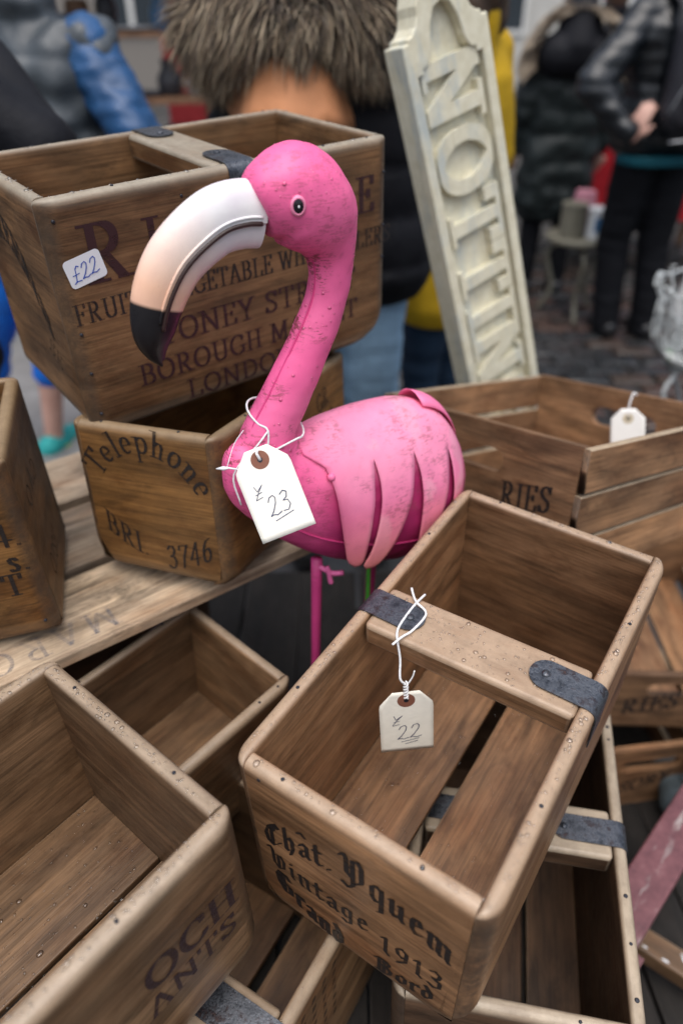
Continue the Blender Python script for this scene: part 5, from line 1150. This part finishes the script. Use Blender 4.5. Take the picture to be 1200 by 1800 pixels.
rp = pd('display_board', *MB().box((-.3, -.02, 0), (.3, .02, 1.9)).__dict__.values(), REDP, None, (-.82, 5.4, 0)); tag(rp, 'dark red board standing behind the shelf stand', 'board')
# little round table with tins
rt = empty('round_table', (1.28, 4.05, 0), (0, 0, 0), 'small cream round table with curved legs, carrying tins', 'table')
pd('table_top', *lathe([(.01, .42), (.17, .422), (.178, .43), (.178, .445), (.17, .45), (.01, .45)], 28), TIN, rt, smooth=40)
for a in (30, 150, 270): d = Vector((math.cos(rad(a)), math.sin(rad(a)), 0)); pd('leg', *tube([d * .05 + Vector((0, 0, .42)), d * .16 + Vector((0, 0, .34)), d * .11 + Vector((0, 0, .15)), d * .17 + Vector((0, 0, .012))], .013, 8, 6), TIN, rt, smooth=True)
for i, (x, y_, m_, pr) in enumerate(((-.06, -.03, TIN, [(.065, 0), (.065, .15), (.068, .152), (.068, .165), (.02, .168)]), (.07, -.05, CHINA, [(.062, 0), (.062, .14), (.065, .143), (.01, .15)]), (.02, .09, ROSE, [(.06, 0), (.07, .1), (.05, .2), (.045, .2)]))):
    o = pd('tin' if i < 2 else 'jug', *lathe(pr, 20), m_, None, (1.28 + x, 4.05 + y_, .451), smooth=40); tag(o, ('cream round tin on the little cream table', 'white tin with a blue square label on the little cream table', 'rose coloured jug on the little cream table')[i], 'tin' if i < 2 else 'jug', 'goods on the little cream table')
    if i == 1: pd('blue_label', [( .0635 * math.sin(rad(a)), -.0635 * math.cos(rad(a)), z) for a in range(-35, 36, 10) for z in (.035, .11)], [(2 * k, 2 * k + 2, 2 * k + 3, 2 * k + 1) for k in range(7)], TINB, o)
# white wire basket on a stand, right edge
WIRE = plain('white_wire', (.46, .49, .50), .4)
bs = empty('wire_basket', (1.13, 2.12, .56), (0, 0, 0), 'white wire basket full of patterned china on a thin stand at right edge', 'basket')
for k in range(20):
    a = 6.2832 * k / 20; pd('wire', *tube([(math.cos(a) * r * 1.0, math.sin(a) * r * .8, z + .008 * math.sin(k * 2.1)) for r, z in ((.05, 0), (.12, .01), (.165, .08), (.17, .17), (.205, .245), (.19, .26))], .0035, 5, 4), WIRE, bs, smooth=True)
for r, z in ((.12, .01), (.168, .09), (.172, .17), (.205, .246)): pd('hoop', *tube([(math.cos(6.2832 * k / 32) * r, math.sin(6.2832 * k / 32) * r * .8, z + .01 * math.sin(k * 1.57)) for k in range(33)], .004, 6), WIRE, bs, smooth=True)
for k in range(14):
    a = 6.2832 * k / 14; pd('scroll', *tube([(math.cos(a + .13 * math.cos(t)) * (.172 + .01), math.sin(a + .13 * math.cos(t)) * (.172 + .01) * .8, .13 + .05 * math.sin(t)) for t in [i * .45 for i in range(15)]], .003, 5), WIRE, bs, smooth=True)
for a in (100, 215, 330): d = Vector((math.cos(rad(a)), math.sin(rad(a)) * .8, 0)); pd('leg', *tube([d * .12 + Vector((0, 0, .01)), d * .17 + Vector((0, 0, -.07)), d * .06 + Vector((0, 0, -.2)), d * .15 + Vector((0, 0, -.552))], .0075, 6, 6), plain('grey_wire', (.3, .31, .31), .4) if a == 100 else WIRE, bs, smooth=True)
pd('floor_mesh', *lathe([(.001, .004), (.12, .008), (.121, .012), (.001, .01)], 20), WIRE, bs)
def pattern(name, base, spot):
    q = N(name); f = q.ramp(q.noise(q.coords(), 22, 4), [(.56, 0.0), (.6, 1.0)]); q.bs(Base_Color=q.mix(f, base, spot), Roughness=.2); return q.m
PT = pattern('pink_patterned_china', (.72, .74, .74), (.62, .10, .30)); PG = pattern('leaf_patterned_china', (.72, .74, .74), (.18, .3, .2))
for i, (x, y_, z, pr, m_, nm) in enumerate(((-.04, -.05, .57, [(.03, 0), (.1, .03), (.11, .05), (.05, .03)], PG, 'bowl'), (.03, .03, .59, [(.05, 0), (.08, .05), (.085, .14), (.04, .18), (.03, .18)], PT, 'teapot'), (-.06, .03, .61, [(.05, 0), (.075, .04), (.08, .12), (.07, .2), (.06, .2)], CHINA, 'jug'), (.0, -.07, .63, [(.05, 0), (.09, .04), (.1, .12), (.09, .13)], PT, 'bowl'))):
    o = pd(nm, *lathe(pr, 20), m_, None, (1.13 + x, 2.12 + y_, z), (random.uniform(-12, 12), random.uniform(-12, 12), 0), smooth=40); tag(o, ('leaf patterned bowl low in the wire basket', 'pink patterned pot in the wire basket', 'plain white jug in the wire basket', 'pink patterned bowl heaped on top in the wire basket')[i], nm, 'china in the wire basket')
# worn red bench and pallet at bottom right
def red_mat():
    q = N('chipped_red_paint'); c = q.coords(); a = q.noise(c, 30, 7, .75); b = q.noise(q.coords((3, 22, 22)), 2.0, 5, .7)
    col = q.ramp(a, [(.35, (.10, .035, .042)), (.6, (.18, .07, .078)), (.72, (.27, .17, .17))]); col = q.mix(q.ramp(b, [(.58, 0.0), (.66, .7)]), col, (.45, .42, .40)); q.bs(Base_Color=col, Roughness=.4); q.bump(a, .4, .003); return q.m
REDW = red_mat(); rbn = empty('red_bench', (.565, .69, 0), (0, 0, 46), 'low bench with chipped dark red paint at bottom right', 'bench')
board('seat_plank', rbn, .62, .03, .07, REDW, (.06, 0, .27), ro=.004, ri=.004, top=False)
for x in (-.2, .3): 
    for y_ in (-.03, .03): mb = MB(); mb.box((x - .016, y_ * 1.2 - .014, 0), (x + .016, y_ * 1.2 + .014, .2695)); mb.build('leg', REDW, rbn)
board('stretcher', rbn, .44, .03, .022, REDW, (.05, 0, .09), ro=.003, ri=.003, top=False)
bar = board('painted_bar', None, .46, .04, .045, WOODS['f'], (.61, .575, .075), (0, 0, -37), ro=.005, ri=.004, top=False); tag(bar, 'rounded brown wooden bar with paint flecks beside the red bench', 'bar')
flk = MB()
for i in range(26):
    x, y_ = random.uniform(-.2, .2), random.uniform(-.016, .016); r = random.uniform(.002, .006); flk.add(([(x + r * math.cos(6.28 * k / 6) * 1.8, y_ + r * math.sin(6.28 * k / 6) * .6, .0405) for k in range(6)], [tuple(range(6))]))
flk.build('paint_flecks', CHINA, bar)
dk = empty('ground_boards', (.74, .55, .004), (0, 0, 4), 'dark wet boards laid on the ground at bottom right', 'boards')
for i in range(5): board('plank', dk, 1.3, .03, .115, WOODS['t'], (-.24 + .122 * i, .0, 0), (0, 0, 90 + random.uniform(-1, 1)), ro=.004, ri=.003, top=False)
bgm = fabric('grey_blue_canvas', (.10, .125, .14), .7); gb = empty('canvas_bag', (.83, .95, .035), (0, 0, 20), 'grey blue canvas bag with red strap on the ground at right edge', 'bag')
link('bag', remesh([cap((-.1, 0, .05), .05, (.1, 0, .05), .05), cap((-.08, .06, .05), .05, (.1, .06, .06), .05)], .01, 3, wrinkle(.01, 14)), bgm, gb)
pd('strap', *sweep(catmull([(-.12, -.05, .0), (-.06, -.055, .09), (.0, .0, .115), (.09, .03, .1)], 5), [(.008, .0015)] * 16, 6, (0, 0, 1)), plain('red_strap', (.6, .03, .05), .5), gb, smooth=True)
# terrace of houses closing the street
BRICK = N('london_brick'); bt = BRICK.n('TexBrick', Vector=BRICK.coords((1, 1, 1), rnd=False, space='Object'), Scale=4.5, Color1=(.20, .13, .085), Color2=(.15, .09, .06), Mortar=(.22, .20, .18)); BRICK.bs(Base_Color=bt.outputs[0], Roughness=.85); BRICK = BRICK.m
PANE = plain('dark_window_glass', (.04, .05, .06), .08); WPAINT = plain('white_painted_wood', (.7, .7, .68), .5)
for i, (x, w, m_) in enumerate(((-9, 6.4, BRICK), (-2.4, 6.4, plain('pale_render', (.50, .49, .46), .8, .1, 3)), (4.2, 6.4, BRICK), (10.8, 6.4, plain('cream_render', (.55, .50, .40), .8, .1, 3)))):
    hs = empty('terraced_house', (x, 16, 0), (0, 0, 0), ('brick terraced house at far left of the street', 'pale rendered house behind the shelf stand', 'brick terraced house behind the pink hat', 'cream rendered house at far right of the street')[i], 'house', 'terraced houses')
    mb = MB(); mb.box((0, 0, 0), (w, 6, 8)); mb.build('wall', m_, hs)
    for fl_, z in enumerate((.9, 3.7, 6.0)):
        for wx in (1.0, 3.2, 5.2):
            if fl_ == 0 and wx == 3.2: mb = MB(); mb.box((wx - .5, -.04, 0), (wx + .5, -.003, 2.2)); mb.build('door', REDP, hs); continue
            mb = MB(); mb.box((wx - .55, -.05, z), (wx + .55, -.003, z + 1.5)); fr = mb.build('window', WPAINT, hs)
            for sx in (-1, 1): mb = MB(); mb.box((wx + sx * .27 - .22, -.056, z + .08), (wx + sx * .27 + .22, -.051, z + 1.42)); mb.build('pane', PANE, fr)
    mb = MB(); mb.box((-.05, -.15, 8.001), (w + .05, 6.1, 8.2)); mb.build('cornice', WPAINT, hs)
